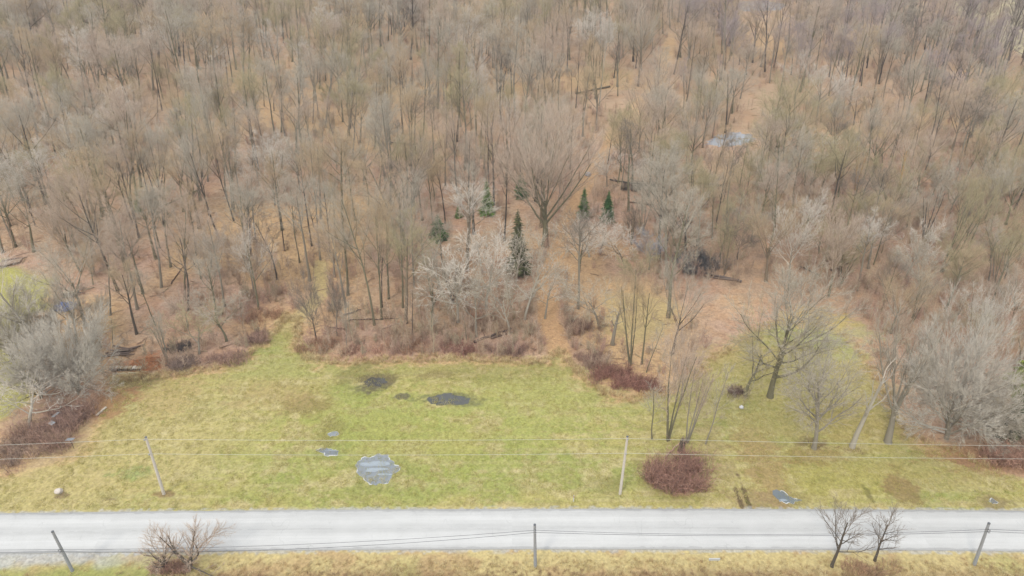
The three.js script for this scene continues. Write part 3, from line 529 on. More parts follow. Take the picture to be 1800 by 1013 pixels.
function whereSaid(px, py) {
  const c = px < 260 ? 'above the yard' : px < 500 ? 'left of the mown inlet' : px < 760 ? 'behind the mown inlet' : px < 960 ? 'around the spruces' : px < 1190 ? 'right of the trail' : px < 1480 ? 'behind the leafy clearing' : 'beyond the bushy giant';
  const r = py > 520 ? 'at the woods front' : py > 410 ? 'in the front ranks' : py > 320 ? 'deeper in' : py > 250 ? 'in the middle woods' : 'up the slope';
  return r + ' ' + c;
}
const WOODLAND = [];
const INDIVIDUAL = 290 - NAMED.length;
{
  rnd = mulberry(991);
  const made = [];
  wild.forEach(([X, y, Z, px, py, edgeD], n) => {
    const r = rnd(), right = px > 1180 && py > 180;
    let kind = edgeD < 7 ? (r < 0.4 ? 'young' : r < 0.6 ? 'tall' : r < 0.82 ? 'gnarl' : 'round') : right ? (r < 0.3 ? 'tall' : r < 0.42 ? 'gnarl' : r < 0.64 ? 'round' : r < 0.86 ? 'fan' : r < 0.93 ? 'multi' : 'young') : (r < 0.6 ? 'tall' : r < 0.76 ? 'fan' : r < 0.85 ? 'round' : r < 0.88 ? 'gnarl' : r < 0.93 ? 'multi' : 'young');
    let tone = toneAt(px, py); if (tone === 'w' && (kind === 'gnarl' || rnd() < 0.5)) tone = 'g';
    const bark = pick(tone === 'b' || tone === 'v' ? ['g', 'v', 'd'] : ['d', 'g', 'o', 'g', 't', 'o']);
    const near = clamp((-Z - 90) / 40), h = { tall: rr(14, 26), fan: rr(15, 24), round: rr(8, 15), gnarl: rr(8, 13), multi: rr(10, 15), young: rr(6, 11) }[kind] * mix(0.9, 1, near) * (right ? 0.9 : 1) * mix(1, 1.22, clamp((-Z - 150) / 100));
    const lx = clamp(X / -900, -0.06, 0.06) * (px < 700 ? 1.6 : 1) + rr(-0.07, 0.07), lz = rr(-0.06, 0.06), wide = rr(0.85, 1.3), i = nextProto(kind), spin = rr(0, 6.28);
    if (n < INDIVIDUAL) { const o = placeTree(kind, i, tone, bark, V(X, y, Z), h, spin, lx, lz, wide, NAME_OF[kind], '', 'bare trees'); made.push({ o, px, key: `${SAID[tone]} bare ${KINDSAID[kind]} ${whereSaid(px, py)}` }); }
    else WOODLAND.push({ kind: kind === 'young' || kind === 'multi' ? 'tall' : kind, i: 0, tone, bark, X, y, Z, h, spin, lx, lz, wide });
  });
  const by = new Map(); for (const m of made) by.set(m.key, [...(by.get(m.key) ?? []), m]);
  const ORD = ['first', 'second', 'third', 'fourth', 'fifth', 'sixth', 'seventh', 'eighth', 'ninth', 'tenth', 'eleventh', 'twelfth'];
  for (const [key, list] of by) { list.sort((a, b) => a.px - b.px); list.forEach((m, i) => { m.o.userData.label = list.length === 1 ? key : `${key}, ${ORD[i]} from left`; }); }
}
{ // the far woodland, one mass
  const wood = stuff('distant_woodland', 'grey-brown mass of bare woods covering the upper slope', 'woodland');
  const groups = new Map();
  WOODLAND.forEach((w, n) => { const i = n % Math.min(COUNT[w.kind], 4), k = w.kind + i; if (!groups.has(k)) groups.set(k, []); groups.get(k).push(w); });
  const cm = std(new THREE.Color(1, 1, 1), 0.95, { vertexColors: true }), m4 = new THREE.Matrix4(), q = new THREE.Quaternion();
  for (const [k, list] of groups) {
    const kind = k.slice(0, -1), t = PROTO[kind][+k.slice(-1)], bark = mergeGeometries([...t.trunks, ...t.limbs]);
    const A = new THREE.InstancedMesh(bark, cm, list.length), B = new THREE.InstancedMesh(t.crown, cm, list.length);
    A.name = 'trunk'; B.name = 'crown'; A.castShadow = B.castShadow = A.receiveShadow = B.receiveShadow = true;
    list.forEach((w, n) => {
      const s = w.h / t.h; q.setFromUnitVectors(UP, V(w.lx, 1, w.lz).normalize()).multiply(new THREE.Quaternion().setFromAxisAngle(UP, w.spin));
      m4.compose(V(w.X, w.y, w.Z), q, V(s * w.wide, s, s * w.wide)); A.setMatrixAt(n, m4); B.setMatrixAt(n, m4);
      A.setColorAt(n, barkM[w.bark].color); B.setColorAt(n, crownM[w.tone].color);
    });
    wood.add(A, B);
  }
}
// ---------------------------------------------------------------- undergrowth of saplings and brush, too many to count
function scatter(parent, name, geo, mat, list) {          // list of [x, y, z, sx, sy, spin, leanX, leanZ, colour]
  const m = new THREE.InstancedMesh(geo, mat, list.length), m4 = new THREE.Matrix4(), q = new THREE.Quaternion();
  m.name = name; m.castShadow = m.receiveShadow = true;
  list.forEach((e, n) => { q.setFromUnitVectors(UP, V(e[6], 1, e[7]).normalize()).multiply(new THREE.Quaternion().setFromAxisAngle(UP, e[5])); m4.compose(V(e[0], e[1], e[2]), q, V(e[3], e[4], e[3])); m.setMatrixAt(n, m4); m.setColorAt(n, e[8]); });
  parent.add(m);
}
const white = std(new THREE.Color(1, 1, 1), 0.95, { vertexColors: true, side: THREE.DoubleSide });
{
  const sapling = (seed, o) => { const t = grow({ ...STYLES.young, ...o, seed }); return mergeGeometries([...t.trunks, ...t.limbs, t.crown]); };
  const kinds = [sapling(5, { h: 5, r: 0.035, n: [10, 5, 4, 0], twig: 0.009, big: 9 }), sapling(6, { h: 6, r: 0.04, n: [9, 5, 5, 0], twig: 0.009, big: 9, wob: [0.09, 0.16, 0.16, 0, 0] }),
    sapling(7, { h: 2.4, r: 0.03, stems: 6, trunk: 0.8, n: [7, 4, 3, 0], t0: [0.15, 0.2, 0.2, 0], twig: 0.008, big: 9, wob: [0.12, 0.2, 0.2, 0, 0], up: [0, 0.02, 0, 0, 0] }),
    sapling(8, { h: 3, r: 0.03, stems: 5, trunk: 0.8, n: [8, 4, 3, 0], t0: [0.15, 0.2, 0.2, 0], twig: 0.008, big: 9, wob: [0.12, 0.2, 0.2, 0, 0], up: [0, 0.02, 0, 0, 0] })];
  const lists = kinds.map(() => []), tones = [[190, 166, 142], [176, 156, 134], [196, 174, 154], [168, 146, 126], [184, 152, 136], [180, 168, 142]].map((c) => col(...c, 1.7));
  rnd = mulberry(31337);
  for (let n = 0; n < 21000; n++) {
    const z = -84 - Math.pow(rnd(), 1.25) * 300, half = (-z * cp + EYE * sp) * 0.78 + 8, x = rr(-half, half), d = sdist(LAWN, x, z);
    if (d < 0.8 || sdist(YARD, x, z) < 0.5 || lineDist(TRAIL, x, z) < 1.9 || lineDist(TRAIL2, x, z) < 1.2 || sdist(GLADE, x, z) < 0 || sdist(FIELD, x, z) < 0) continue;
    const patch = fbm(x * 0.06 + 70, z * 0.06, 3), y = H(x, z), [px, py] = toPixel(x, y, z);
    if (rnd() > sstep(0.38, 0.7, patch) * 0.75 + (d < 10 ? 0.3 : 0.06) + (px > 1250 && py > 180 && py < 520 ? 0.42 : 0)) continue;
    if (OPENINGS.some(([ox, oy, a, b]) => ((px - ox) / a) ** 2 + ((py - oy) / b) ** 2 < 1) && rnd() < 0.8) continue;
    const low = d < 10 ? rnd() < 0.8 : rnd() < 0.55, k = low ? 2 + Math.floor(rnd() * 2) : Math.floor(rnd() * 2), s = rr(0.6, 1.25);
    lists[k].push([x, y, z, s, s * rr(0.8, 1.2), rr(0, 6.28), rr(-0.12, 0.12), rr(-0.12, 0.12), pick(tones)]);
  }
  const u = stuff('undergrowth', 'thin saplings and brush on the leafy forest floor', 'undergrowth');
  kinds.forEach((g, i) => scatter(u, 'undergrowth_brush', g, white, lists[i]));
  console.log('undergrowth', lists.map((l) => l.length).join(' '));
}

{ // dead sticks and boughs strewn over the leaves
  const stick = (seed, kids) => { const b = new Buf(); rnd = mulberry(seed); const pts = [0, 0.25, 0.5, 0.75, 1].map((t) => V((t - 0.5) * 3, 0.09 + rr(0, 0.08), rr(-0.12, 0.12))); b.tube(pts, [0.075, 0.07, 0.055, 0.04, 0.01], 5, [1, 1, 1]); for (let i = 0; i < kids; i++) { const p = pts[1 + i % 4], e = p.clone().add(V(rr(0.2, 0.8), rr(0.05, 0.5), rr(-0.7, 0.7))); b.tube([p, p.clone().lerp(e, 0.5).add(V(0, 0.08, 0)), e], [0.035, 0.025, 0], 4, [1, 1, 1]); } return b.geo(); };
  const g = [stick(1, 2), stick(2, 5), stick(3, 8)], lists = [[], [], []], cs = [[160, 138, 118], [140, 120, 102], [184, 164, 142], [164, 150, 118]].map((c) => col(...c, 1.5)); rnd = mulberry(555);
  for (let n = 0; n < 9000; n++) { const z = -84 - Math.pow(rnd(), 1.2) * 260, half = (-z * cp + EYE * sp) * 0.78 + 8, x = rr(-half, half); if (sdist(LAWN, x, z) < 1 || sdist(YARD, x, z) < 1 || lineDist(TRAIL, x, z) < 1.8 || rnd() < 0.45) continue; const [px, py] = toPixel(x, H(x, z), z); if (px > 1180 && py > 440 && rnd() < 0.8) continue; const s = rr(0.3, 0.9); lists[n % 3].push([x, H(x, z), z, s, s, rr(0, 6.28), rr(-0.06, 0.06), rr(-0.06, 0.06), pick(cs)]); }
  const d = stuff('fallen_branches', 'dead sticks and boughs strewn over the leaf litter', 'deadwood'); g.forEach((x, i) => scatter(d, 'fallen_branch', x, white, lists[i]));
}

// ---------------------------------------------------------------- bramble thickets
function thicket(px, py, rx, rz, h, c, label, name = 'bramble_thicket', group = 'bramble thickets', canes = 600, thick = 0.018) {
  const b = new Buf(), at = P(px, py); rnd = mulberry(Math.round(px * 7 + py * 13));
  const clumps = []; for (let i = 0, n = Math.round(6 + rx * rz * 1.5); i < n; i++) { const a = rr(0, 6.28), q = Math.sqrt(rnd()) * rr(0.8, 1.12); clumps.push([Math.cos(a) * q * rx * 0.86, Math.sin(a) * q * rz * 0.86, h * rr(0.6, 1.25) * mix(1, 0.75, q), rr(0.5, 1.1), rr(0.82, 1.15)]); }
  for (let i = 0; i < canes; i++) {
    const [cx, cz, ch, cr, ck] = pick(clumps), a = rr(0, 6.28), r = Math.sqrt(rnd()) * cr, x = cx + Math.cos(a) * r, z = cz + Math.sin(a) * r, L = ch * rr(0.55, 1.3), out = a + rr(-1, 1), reach = rr(0.1, 1.0) * L, stiff = rnd() < 0.3;
    const dx = Math.cos(out) * reach * (stiff ? 0.3 : 1), dz = Math.sin(out) * reach * (stiff ? 0.3 : 1), top = L * (stiff ? 1.15 : rr(0.7, 1)), pts = [], k = ck * rr(0.5, 1.5);
    const y0 = H(at.x + x, at.z + z) - at.y - 0.05;
    for (let s = 0; s <= 4; s++) { const t = s / 4; pts.push(V(x + dx * t + rr(-0.06, 0.06) * L, y0 + top * (stiff ? t : 2.1 * t - 1.35 * t * t) + rr(-0.05, 0.05) * L, z + dz * t + rr(-0.06, 0.06) * L)); }
    b.tube(pts, [thick, thick, thick * 0.9, thick * 0.7, 0], 3, [k, k * rr(0.94, 1.06), k * rr(0.94, 1.06)]);
    for (let m = 0; m < 2; m++) { const p = pts[2 + m], e = p.clone().add(V(rr(-0.4, 0.4) * L, rr(0, 0.4) * L, rr(-0.4, 0.4) * L)); b.tube([p, e], [thick * 0.8, 0], 3, [k, k, k]); }
  }
  const o = thing(name, label, name === 'fallen_tree' ? 'fallen tree' : 'bramble thicket', at, group);
  part('canes', b.geo(), std(col(...c, 1.6), 0.95, { vertexColors: true }), o); return o;
}
const RED = [156, 116, 102], PURPLE = [158, 130, 116], BROWN = [172, 136, 110], PINK = [182, 146, 126];
thicket(1186, 838, 4.7, 3.6, 2.9, [164, 128, 112], 'round mound of dark red brambles by the utility pole', undefined, undefined, 1700, 0.022);
thicket(1078, 668, 4.2, 2.8, 1.8, RED, 'dark red brambles at the lawn corner under the twin-stemmed trees', undefined, undefined, 1100);
thicket(1128, 680, 3.6, 2.0, 1.5, RED, 'dark red brambles where the lawn bends round, beside the thin dark sapling', undefined, undefined, 1000);
thicket(1038, 634, 3.0, 2.2, 1.5, PURPLE, 'purplish brambles flanking the trail mouth');
thicket(1020, 578, 3.2, 2.6, 1.6, [150, 122, 106], 'brownish brambles beside the leafy trail', undefined, undefined, 800);
thicket(562, 612, 4.0, 2.2, 1.4, BROWN, 'brown brambles at the inlet corner of the woods edge');
thicket(640, 618, 4.2, 1.8, 1.2, PINK, 'pinkish low brambles on the edge behind the muddy pool');
thicket(712, 612, 4.4, 1.8, 1.3, BROWN, 'brown low brambles behind the pale edge grass');
thicket(812, 612, 4.6, 2.0, 1.4, RED, 'reddish brambles beside the fallen double log');
thicket(900, 618, 4.4, 2.0, 1.3, PURPLE, 'purplish brambles between the double log and the trail mouth');
thicket(845, 560, 3.4, 2.4, 1.3, PINK, 'pinkish brambles under the pale crooked trees');
thicket(402, 634, 5.0, 2.0, 1.6, PURPLE, 'purple-brown brambles on the left woods edge');
thicket(322, 644, 3.2, 1.6, 1.6, [140, 122, 112], 'grey-brown brambles next to the rusty leaf heap');
thicket(452, 598, 3.0, 2.0, 1.6, PURPLE, 'purple-brown brambles beside the mown inlet');
thicket(462, 560, 4.4, 2.4, 1.4, BROWN, 'brown brambles just behind the mown inlet edge');
thicket(70, 772, 6.2, 3.8, 2.2, [160, 132, 116], 'brown bramble thicket littered with grey metal sheets', undefined, undefined, 1300);
thicket(10, 806, 4.6, 2.8, 1.7, [170, 146, 128], 'brown bramble thicket cut by the frame near the road', undefined, undefined, 1300);
thicket(126, 738, 4.4, 3.2, 2.2, PURPLE, 'purplish brambles under the bushy tree beside the white plank', undefined, undefined, 1200);
thicket(1780, 806, 5.2, 2.6, 2.2, PINK, 'pinkish brambles by the dark cedar at the lawn end', undefined, undefined, 1400);
thicket(1796, 758, 3.6, 2.6, 2.2, [176, 140, 132], 'pinkish brambles behind the dark cedar', undefined, undefined, 900);
thicket(1298, 694, 1.8, 1.2, 1.1, [136, 116, 104], 'small brown bush at the foot of the low crooked tree', undefined, undefined, 420);
thicket(1530, 1004, 3.4, 1.0, 0.8, [184, 152, 122], 'brown weeds under the slender roadside trees', undefined, undefined, 700);
thicket(300, 1004, 2.6, 0.9, 1.1, [166, 134, 116], 'brown weeds under the dark sprawling verge tree', undefined, undefined, 600);
thicket(1222, 470, 5.6, 3.4, 2.6, [112, 112, 112], 'fallen blackened tree crown with bleached logs beside it', 'fallen_tree', 'fallen tree crowns', 1300, 0.02);
thicket(1118, 332, 6, 2.4, 1.4, [104, 98, 88], 'dark fallen branches along the creek bed', 'fallen_tree', 'fallen tree crowns', 800, 0.025);
thicket(310, 612, 2.4, 1.4, 1.0, [100, 94, 90], 'dark brush heap with a pale stick near the left brambles', 'fallen_tree', 'fallen tree crowns', 500, 0.018);

// ---------------------------------------------------------------- grasses
{
  const tuft = (seed, n, h, spread, wide) => { const b = new Buf(); rnd = mulberry(seed); for (let i = 0; i < n; i++) { const a = rr(0, 6.28), r = Math.sqrt(rnd()) * spread, x = Math.cos(a) * r, z = Math.sin(a) * r, o = rr(0, 6.28), l = h * rr(0.6, 1.2), k = rr(0.75, 1.25), w = wide * rr(0.7, 1.3), e = rr(0.2, 0.8) * l; const c = Math.cos(o), s = Math.sin(o); const m = V(x + c * e * 0.35, l * 0.65, z + s * e * 0.35); b.tri(V(x - s * w, -0.03, z + c * w), V(x + s * w, -0.03, z - c * w), m, [k, k, k]); b.tri(V(m.x - s * w * 0.7, m.y - 0.02, m.z + c * w * 0.7), V(m.x + s * w * 0.7, m.y - 0.02, m.z - c * w * 0.7), V(x + c * e, l * rr(0.7, 1), z + s * e), [k, k, k]); } return b.geo(); };
  const tall = tuft(3, 26, 0.75, 0.3, 0.014), short = tuft(4, 16, 0.13, 0.22, 0.02), mid = tuft(5, 24, 0.42, 0.28, 0.014);
  const dry = [[222, 204, 150], [212, 190, 138], [202, 172, 124], [228, 212, 164], [188, 160, 118]].map((c) => col(...c, 1.25)), turf = [[194, 186, 108], [206, 194, 124], [166, 174, 92], [216, 204, 146], [180, 170, 98]].map((c) => col(...c, 1.1)), weeds = [[178, 146, 110], [160, 128, 98], [196, 168, 122], [148, 118, 92]].map((c) => col(...c, 1.15));
  const A = [], B = [], C = [];
  rnd = mulberry(900);
  const put = (list, x, z, s, cs) => list.push([x, H(x, z), z, s * rr(0.8, 1.3), s * rr(0.7, 1.3), rr(0, 6.28), rr(-0.1, 0.1), rr(-0.1, 0.1), pick(cs)]);
  for (let i = 7; i < LAWN.length - 4; i++) {              // longer grass where the mower stops
    const [ax, az] = LAWN[i], [bx, bz] = LAWN[i + 1], L = Math.hypot(bx - ax, bz - az), dense = i > 7 && i < 28 ? 12 : 5;
    for (let k = 0; k < L * dense; k++) { const t = rnd(), x = mix(ax, bx, t) + rr(-1, 1) * 0.9, z = mix(az, bz, t) + rr(-1, 1) * 0.9; put(rnd() < 0.5 ? A : B, x, z, rr(0.7, 1.15), dry); }
  }
  for (let n = 0; n < 7000; n++) { const x = rr(-62, 62), zn = roadNear(x), z = zn + 0.8 + Math.pow(rnd(), 0.8) * 7, far = z - zn; if (z > -42) continue; const gp = x < -38 && far < 4.5; if (gp && rnd() < 0.85) continue; if (far < 1.5 && rnd() < 0.6) continue; put(far > 3 + 1.5 * noise(x * 0.3, 2) ? (rnd() < 0.5 ? A : B) : B, x, z, rr(0.55, 1), far > 2.6 + 2 * noise(x * 0.4, 5) ? weeds : dry); }
  for (let n = 0; n < 110000; n++) { const x = rr(-78, 82), z = rr(-118, -56), d = sdist(LAWN, x, z); if (d > -0.2 || z > roadFar(x) - 0.5) continue; const f = fbm(x * 0.42 + 11, z * 0.6 + 1, 3); if (rnd() > 0.2 + sstep(0.4, 0.75, f)) continue; put(C, x, z, rr(0.7, 1.4), f > 0.52 ? [turf[1], turf[3], turf[0]] : [turf[2], turf[4], turf[0]]); }
  const g = stuff('tall_grass', 'dry straw-coloured grass along the woods edge and the near verge', 'grass'); scatter(g, 'dry_grass', tall, white, A); scatter(g, 'dry_grass', mid, white, B);
  const l = stuff('lawn_grass', 'short yellow-green turf of the open lawn', 'grass'); scatter(l, 'short_grass', short, white, C);
  console.log('grass', A.length, B.length, C.length);
}

// ---------------------------------------------------------------- evergreens
function conifer(bx, by, tx, ty, wide, c, label, name = 'spruce_tree', openness = 1) {
  const at = P(bx, by), [dx, dy, dz] = ray(tx, ty), t = at.z / dz, h = EYE + dy * t - at.y; rnd = mulberry(Math.round(bx * 3 + by));
  const tr = new Buf(), b = new Buf(); tr.tube([V(0, -0.2, 0), V(0, h * 0.5, 0), V(0, h, 0)], [h * 0.02, h * 0.012, 0], 6, [1, 1, 1]);
  const tiers = Math.round(9 + h * 1.6);
  for (let i = 0; i < tiers; i++) {
    const f = (i + 0.4) / tiers, y = h * mix(0.06, 0.98, f), R = wide * Math.pow(1 - f, 0.8) * rr(0.8, 1.15) + 0.08, n = Math.round(mix(11, 5, f) * openness);
    for (let k = 0; k < n; k++) {
      const a = k / n * 6.28 + rr(-0.3, 0.3) + i, L = R * rr(0.75, 1.2), c0 = Math.cos(a), s0 = Math.sin(a), drop = L * rr(0.15, 0.45), q = rr(0.7, 1.3);
      b.tube([V(0, y, 0), V(c0 * L * 0.55, y - drop * 0.4, s0 * L * 0.55), V(c0 * L, y - drop, s0 * L)], [0.018, 0.012, 0], 3, [q * 0.6, q * 0.6, q * 0.6]);
      for (let m = 0; m < 9; m++) { const u = (m + 0.6) / 9, px = c0 * L * u, pz = s0 * L * u, py = y - drop * u, w = L * 0.3 * (1.15 - u) + 0.06; for (const sd of [-1, 1]) { const p = V(px, py, pz), e = V(px + c0 * w * 0.7 - s0 * w * sd, py - w * rr(0.2, 0.7), pz + s0 * w * 0.7 + c0 * w * sd), f2 = V(px + c0 * w * 0.9, py - w * rr(0, 0.5), pz + s0 * w * 0.9), kk = q * rr(0.75, 1.25); b.tri(p, e, f2, [kk, kk, kk * 0.9]); } }
    }
  }
  const o = thing(name, label, name === 'cedar_tree' ? 'cedar' : 'spruce', at, 'evergreens');
  part('trunk', tr.geo(), barkM.d, o); part('crown', b.geo(), std(col(...c, 1.5), 0.9, { vertexColors: true, side: THREE.DoubleSide }), o);
}
conifer(856, 376, 857, 312, 2.0, [96, 124, 54], 'bright green small spruce rising behind the pale crooked trees');
conifer(916, 346, 916, 300, 2.2, [74, 100, 62], 'dark spruce half hidden by the bough of the great spreading tree');
conifer(1025, 382, 1025, 327, 1.7, [84, 112, 54], 'small spruce beside the trail, the one nearer the great tree');
conifer(1067, 388, 1062, 333, 1.9, [70, 104, 58], 'small dark spruce across the trail from its twin');
conifer(910, 478, 905, 364, 2.8, [86, 88, 58], 'dark ragged evergreen behind the pale crooked trees', 'cedar_tree', 0.8);
conifer(771, 420, 771, 376, 2.6, [76, 104, 58], 'small dark evergreen bush under slender bare trees', 'cedar_tree');
conifer(806, 382, 805, 360, 1.0, [104, 122, 76], 'tiny evergreen beside the bright green spruce');
conifer(1768, 764, 1780, 674, 2.6, [72, 84, 46], 'dark green cedar tucked against the huge bushy tree', 'cedar_tree', 1.4);
conifer(1804, 690, 1790, 566, 3.6, [122, 132, 58], 'olive-green cedar at the frame edge beyond the huge bushy tree', 'cedar_tree', 1.4);
conifer(243, 372, 240, 350, 0.8, [122, 136, 88], 'tiny evergreen in the golden leaf opening');

// ---------------------------------------------------------------- utility poles and their wires
const poleM = std(col(190, 184, 174, 1.6), 0.9), poleD = std(col(150, 154, 156, 1.5), 0.9), metalM = std(col(120, 124, 128), 0.5, { metalness: 0.6 }), glassM = std(col(196, 200, 204), 0.3);
function onPlane(px, py, z) { const [dx, dy, dz] = ray(px, py), t = z / dz; return V(dx * t, EYE + dy * t, z); }
function utilityPole(bx, by, tx, ty, dark, attach, label) {
  const at = P(bx, by), top = onPlane(tx, ty, at.z), h = top.y - at.y, o = thing('utility_pole', label, 'utility pole', at, 'utility poles'), lean = V((top.x - at.x) / h, 1, 0).normalize();
  o.quaternion.setFromUnitVectors(UP, lean);
  const b = new Buf(); b.tube([0, 0.2, 0.4, 0.6, 0.8, 1].map((t) => V(0, -0.3 + (h + 0.3) * t, 0)), [0.19, 0.18, 0.17, 0.155, 0.145, 0.135], 12, [1, 1, 1], true);
  part('pole', b.geo(), dark ? poleD : poleM, o);
  const hook = [];
  for (const d of attach) {
    const br = new THREE.CylinderGeometry(0.03, 0.03, 0.36, 8); br.rotateX(Math.PI / 2); part('bracket', br.translate(0, h - d, 0.24), metalM, o);
    const ins = new THREE.LatheGeometry([[0, 0], [0.07, 0], [0.09, 0.05], [0.05, 0.08], [0.09, 0.12], [0.05, 0.15], [0.07, 0.19], [0, 0.2]].map(([x, y]) => new THREE.Vector2(x, y)), 12);
    part('insulator', ins.translate(0, h - d + 0.02, 0.4), glassM, o);
    hook.push(V(0, h - d + 0.24, 0.4).applyQuaternion(o.quaternion).add(at));
  }
  const cap = new THREE.CylinderGeometry(0.145, 0.15, 0.05, 12); part('cap', cap.translate(0, h + 0.02, 0), metalM, o);
  return hook;
}
const nA = utilityPole(288, 869, 256, 769, false, [0.15, 2.5], 'pale wooden pole on the open lawn, across the road from the sprawling verge tree');
const nB = utilityPole(1090, 869, 1103, 768, false, [0.15, 2.5], 'pale wooden pole standing beside the round red bramble mound');
const sA = utilityPole(127, 1004, 92, 935, true, [2.6, 2.95], 'grey pole on the near verge beside the green grass patch');
const sB = utilityPole(941, 996, 940, 923, true, [0.6, 0.95], 'grey upright pole in the middle of the near verge');
const sC = utilityPole(1713, 993, 1739, 920, true, [0.7, 1.05], 'grey leaning pole on the near verge past the two slender roadside trees');
function wire(points, sag, m, r, label) {
  const pts = []; points.forEach((p, i) => { if (!i) return; const a = points[i - 1]; for (let k = i === 1 ? 0 : 1; k <= 16; k++) { const t = k / 16; pts.push(a.clone().lerp(p, t).add(V(0, -4 * sag[i - 1] * t * (1 - t), 0))); } });
  const b = new Buf(); b.tube(pts, pts.map(() => r), 6, [1, 1, 1], true); const o = new THREE.Mesh(b.geo(), m); o.name = numbered('overhead_wire'); o.castShadow = o.receiveShadow = true; tag(o, label, 'wire', 'overhead wires'); scene.add(o);
}
const paleW = std(col(226, 226, 214), 0.6), darkW = std(col(112, 116, 122, 0.8), 0.6);
wire([onPlane(-560, 800, nA[0].z), nA[0], nB[0], onPlane(2000, 786, nB[0].z)], [0.2, 0.25, 0.2], paleW, 0.017, 'pale upper wire strung between the two lawn poles');
wire([onPlane(-560, 822, nA[1].z), nA[1], nB[1], onPlane(2000, 808, nB[1].z)], [0.2, 0.25, 0.2], paleW, 0.017, 'pale lower wire strung between the two lawn poles');
wire([onPlane(-760, 940, sA[0].z), sA[0], sB[0], sC[0], onPlane(2500, 930, sC[0].z)], [0.9, 0.75, 0.75, 0.8], darkW, 0.018, 'dark upper wire along the near verge poles, above the road');
wire([onPlane(-760, 946, sA[1].z), sA[1], sB[1], sC[1], onPlane(2500, 936, sC[1].z)], [0.9, 1.1, 0.62, 0.8], darkW, 0.02, 'dark lower wire along the near verge poles, above the road');

// ---------------------------------------------------------------- puddles with frosty rims
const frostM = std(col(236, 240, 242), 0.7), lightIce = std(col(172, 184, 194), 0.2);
function contour(pg, wobble, seed) {                      // an outline resampled every few centimetres, with an uneven natural edge
  const out = [], n = pg.length, cx = pg.reduce((s, p) => s + p[0], 0) / n, cz = pg.reduce((s, p) => s + p[1], 0) / n;
  pg.forEach((a, i) => { const b = pg[(i + 1) % n], L = Math.hypot(b[0] - a[0], b[1] - a[1]), m = Math.max(2, Math.ceil(L / 0.18)); for (let k = 0; k < m; k++) { const x = mix(a[0], b[0], k / m), z = mix(a[1], b[1], k / m), d = Math.hypot(x - cx, z - cz), w = ((fbm(x * 0.9 + seed, z * 0.9, 3) - 0.5) * 1.5 + (noise(x * 2.2, z * 2.2 + seed) - 0.5) * 0.3) * wobble; out.push([x + (x - cx) / d * w, z + (z - cz) / d * w]); } });
  return out;
}
function slab(outline, y, thick) { const s = new THREE.Shape(outline.map(([x, z]) => new THREE.Vector2(x, -z))), g = new THREE.ExtrudeGeometry(s, { depth: thick, bevelEnabled: false }); g.rotateX(-Math.PI / 2); return g.translate(0, y, 0); }
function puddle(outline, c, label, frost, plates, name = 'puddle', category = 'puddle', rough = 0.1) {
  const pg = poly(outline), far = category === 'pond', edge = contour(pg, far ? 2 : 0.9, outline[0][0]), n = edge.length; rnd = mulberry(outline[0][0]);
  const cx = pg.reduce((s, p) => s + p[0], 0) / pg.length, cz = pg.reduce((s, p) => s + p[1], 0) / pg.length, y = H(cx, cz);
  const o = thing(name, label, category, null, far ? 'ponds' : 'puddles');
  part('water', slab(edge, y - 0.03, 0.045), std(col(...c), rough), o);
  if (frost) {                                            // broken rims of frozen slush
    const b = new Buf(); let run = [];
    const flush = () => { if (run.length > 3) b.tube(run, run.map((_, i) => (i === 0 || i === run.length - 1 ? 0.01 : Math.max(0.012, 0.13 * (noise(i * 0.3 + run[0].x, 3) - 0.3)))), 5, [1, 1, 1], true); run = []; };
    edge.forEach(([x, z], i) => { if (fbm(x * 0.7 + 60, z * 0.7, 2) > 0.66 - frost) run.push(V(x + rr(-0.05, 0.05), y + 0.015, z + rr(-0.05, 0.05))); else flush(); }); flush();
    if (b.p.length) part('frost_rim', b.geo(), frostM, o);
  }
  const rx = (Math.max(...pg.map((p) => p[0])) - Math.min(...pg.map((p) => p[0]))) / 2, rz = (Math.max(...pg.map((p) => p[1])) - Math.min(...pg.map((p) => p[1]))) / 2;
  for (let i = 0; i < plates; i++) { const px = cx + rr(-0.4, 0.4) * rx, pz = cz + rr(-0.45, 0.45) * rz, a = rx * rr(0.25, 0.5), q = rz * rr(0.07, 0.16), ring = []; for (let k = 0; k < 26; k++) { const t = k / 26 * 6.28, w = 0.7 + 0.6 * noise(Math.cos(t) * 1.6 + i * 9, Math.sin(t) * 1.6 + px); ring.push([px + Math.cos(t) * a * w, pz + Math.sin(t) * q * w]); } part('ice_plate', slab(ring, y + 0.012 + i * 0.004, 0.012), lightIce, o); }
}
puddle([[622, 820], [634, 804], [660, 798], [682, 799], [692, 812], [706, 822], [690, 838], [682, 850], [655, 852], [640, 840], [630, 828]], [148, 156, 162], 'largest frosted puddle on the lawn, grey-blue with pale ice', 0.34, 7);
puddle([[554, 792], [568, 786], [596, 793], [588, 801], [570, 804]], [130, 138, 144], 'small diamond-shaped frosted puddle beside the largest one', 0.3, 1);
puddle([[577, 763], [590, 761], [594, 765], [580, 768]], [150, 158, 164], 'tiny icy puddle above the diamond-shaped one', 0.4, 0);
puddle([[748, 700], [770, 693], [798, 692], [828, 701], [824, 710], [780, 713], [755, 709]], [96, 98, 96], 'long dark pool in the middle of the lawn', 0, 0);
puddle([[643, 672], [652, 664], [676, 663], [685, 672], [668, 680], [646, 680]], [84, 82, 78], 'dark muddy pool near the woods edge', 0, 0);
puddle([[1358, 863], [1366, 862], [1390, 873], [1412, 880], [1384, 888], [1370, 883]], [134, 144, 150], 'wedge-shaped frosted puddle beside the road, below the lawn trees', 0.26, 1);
puddle([[1734, 880], [1744, 877], [1756, 884], [1745, 889]], [130, 132, 132], 'small frosted puddle by the road near the lawn end', 0.3, 0);
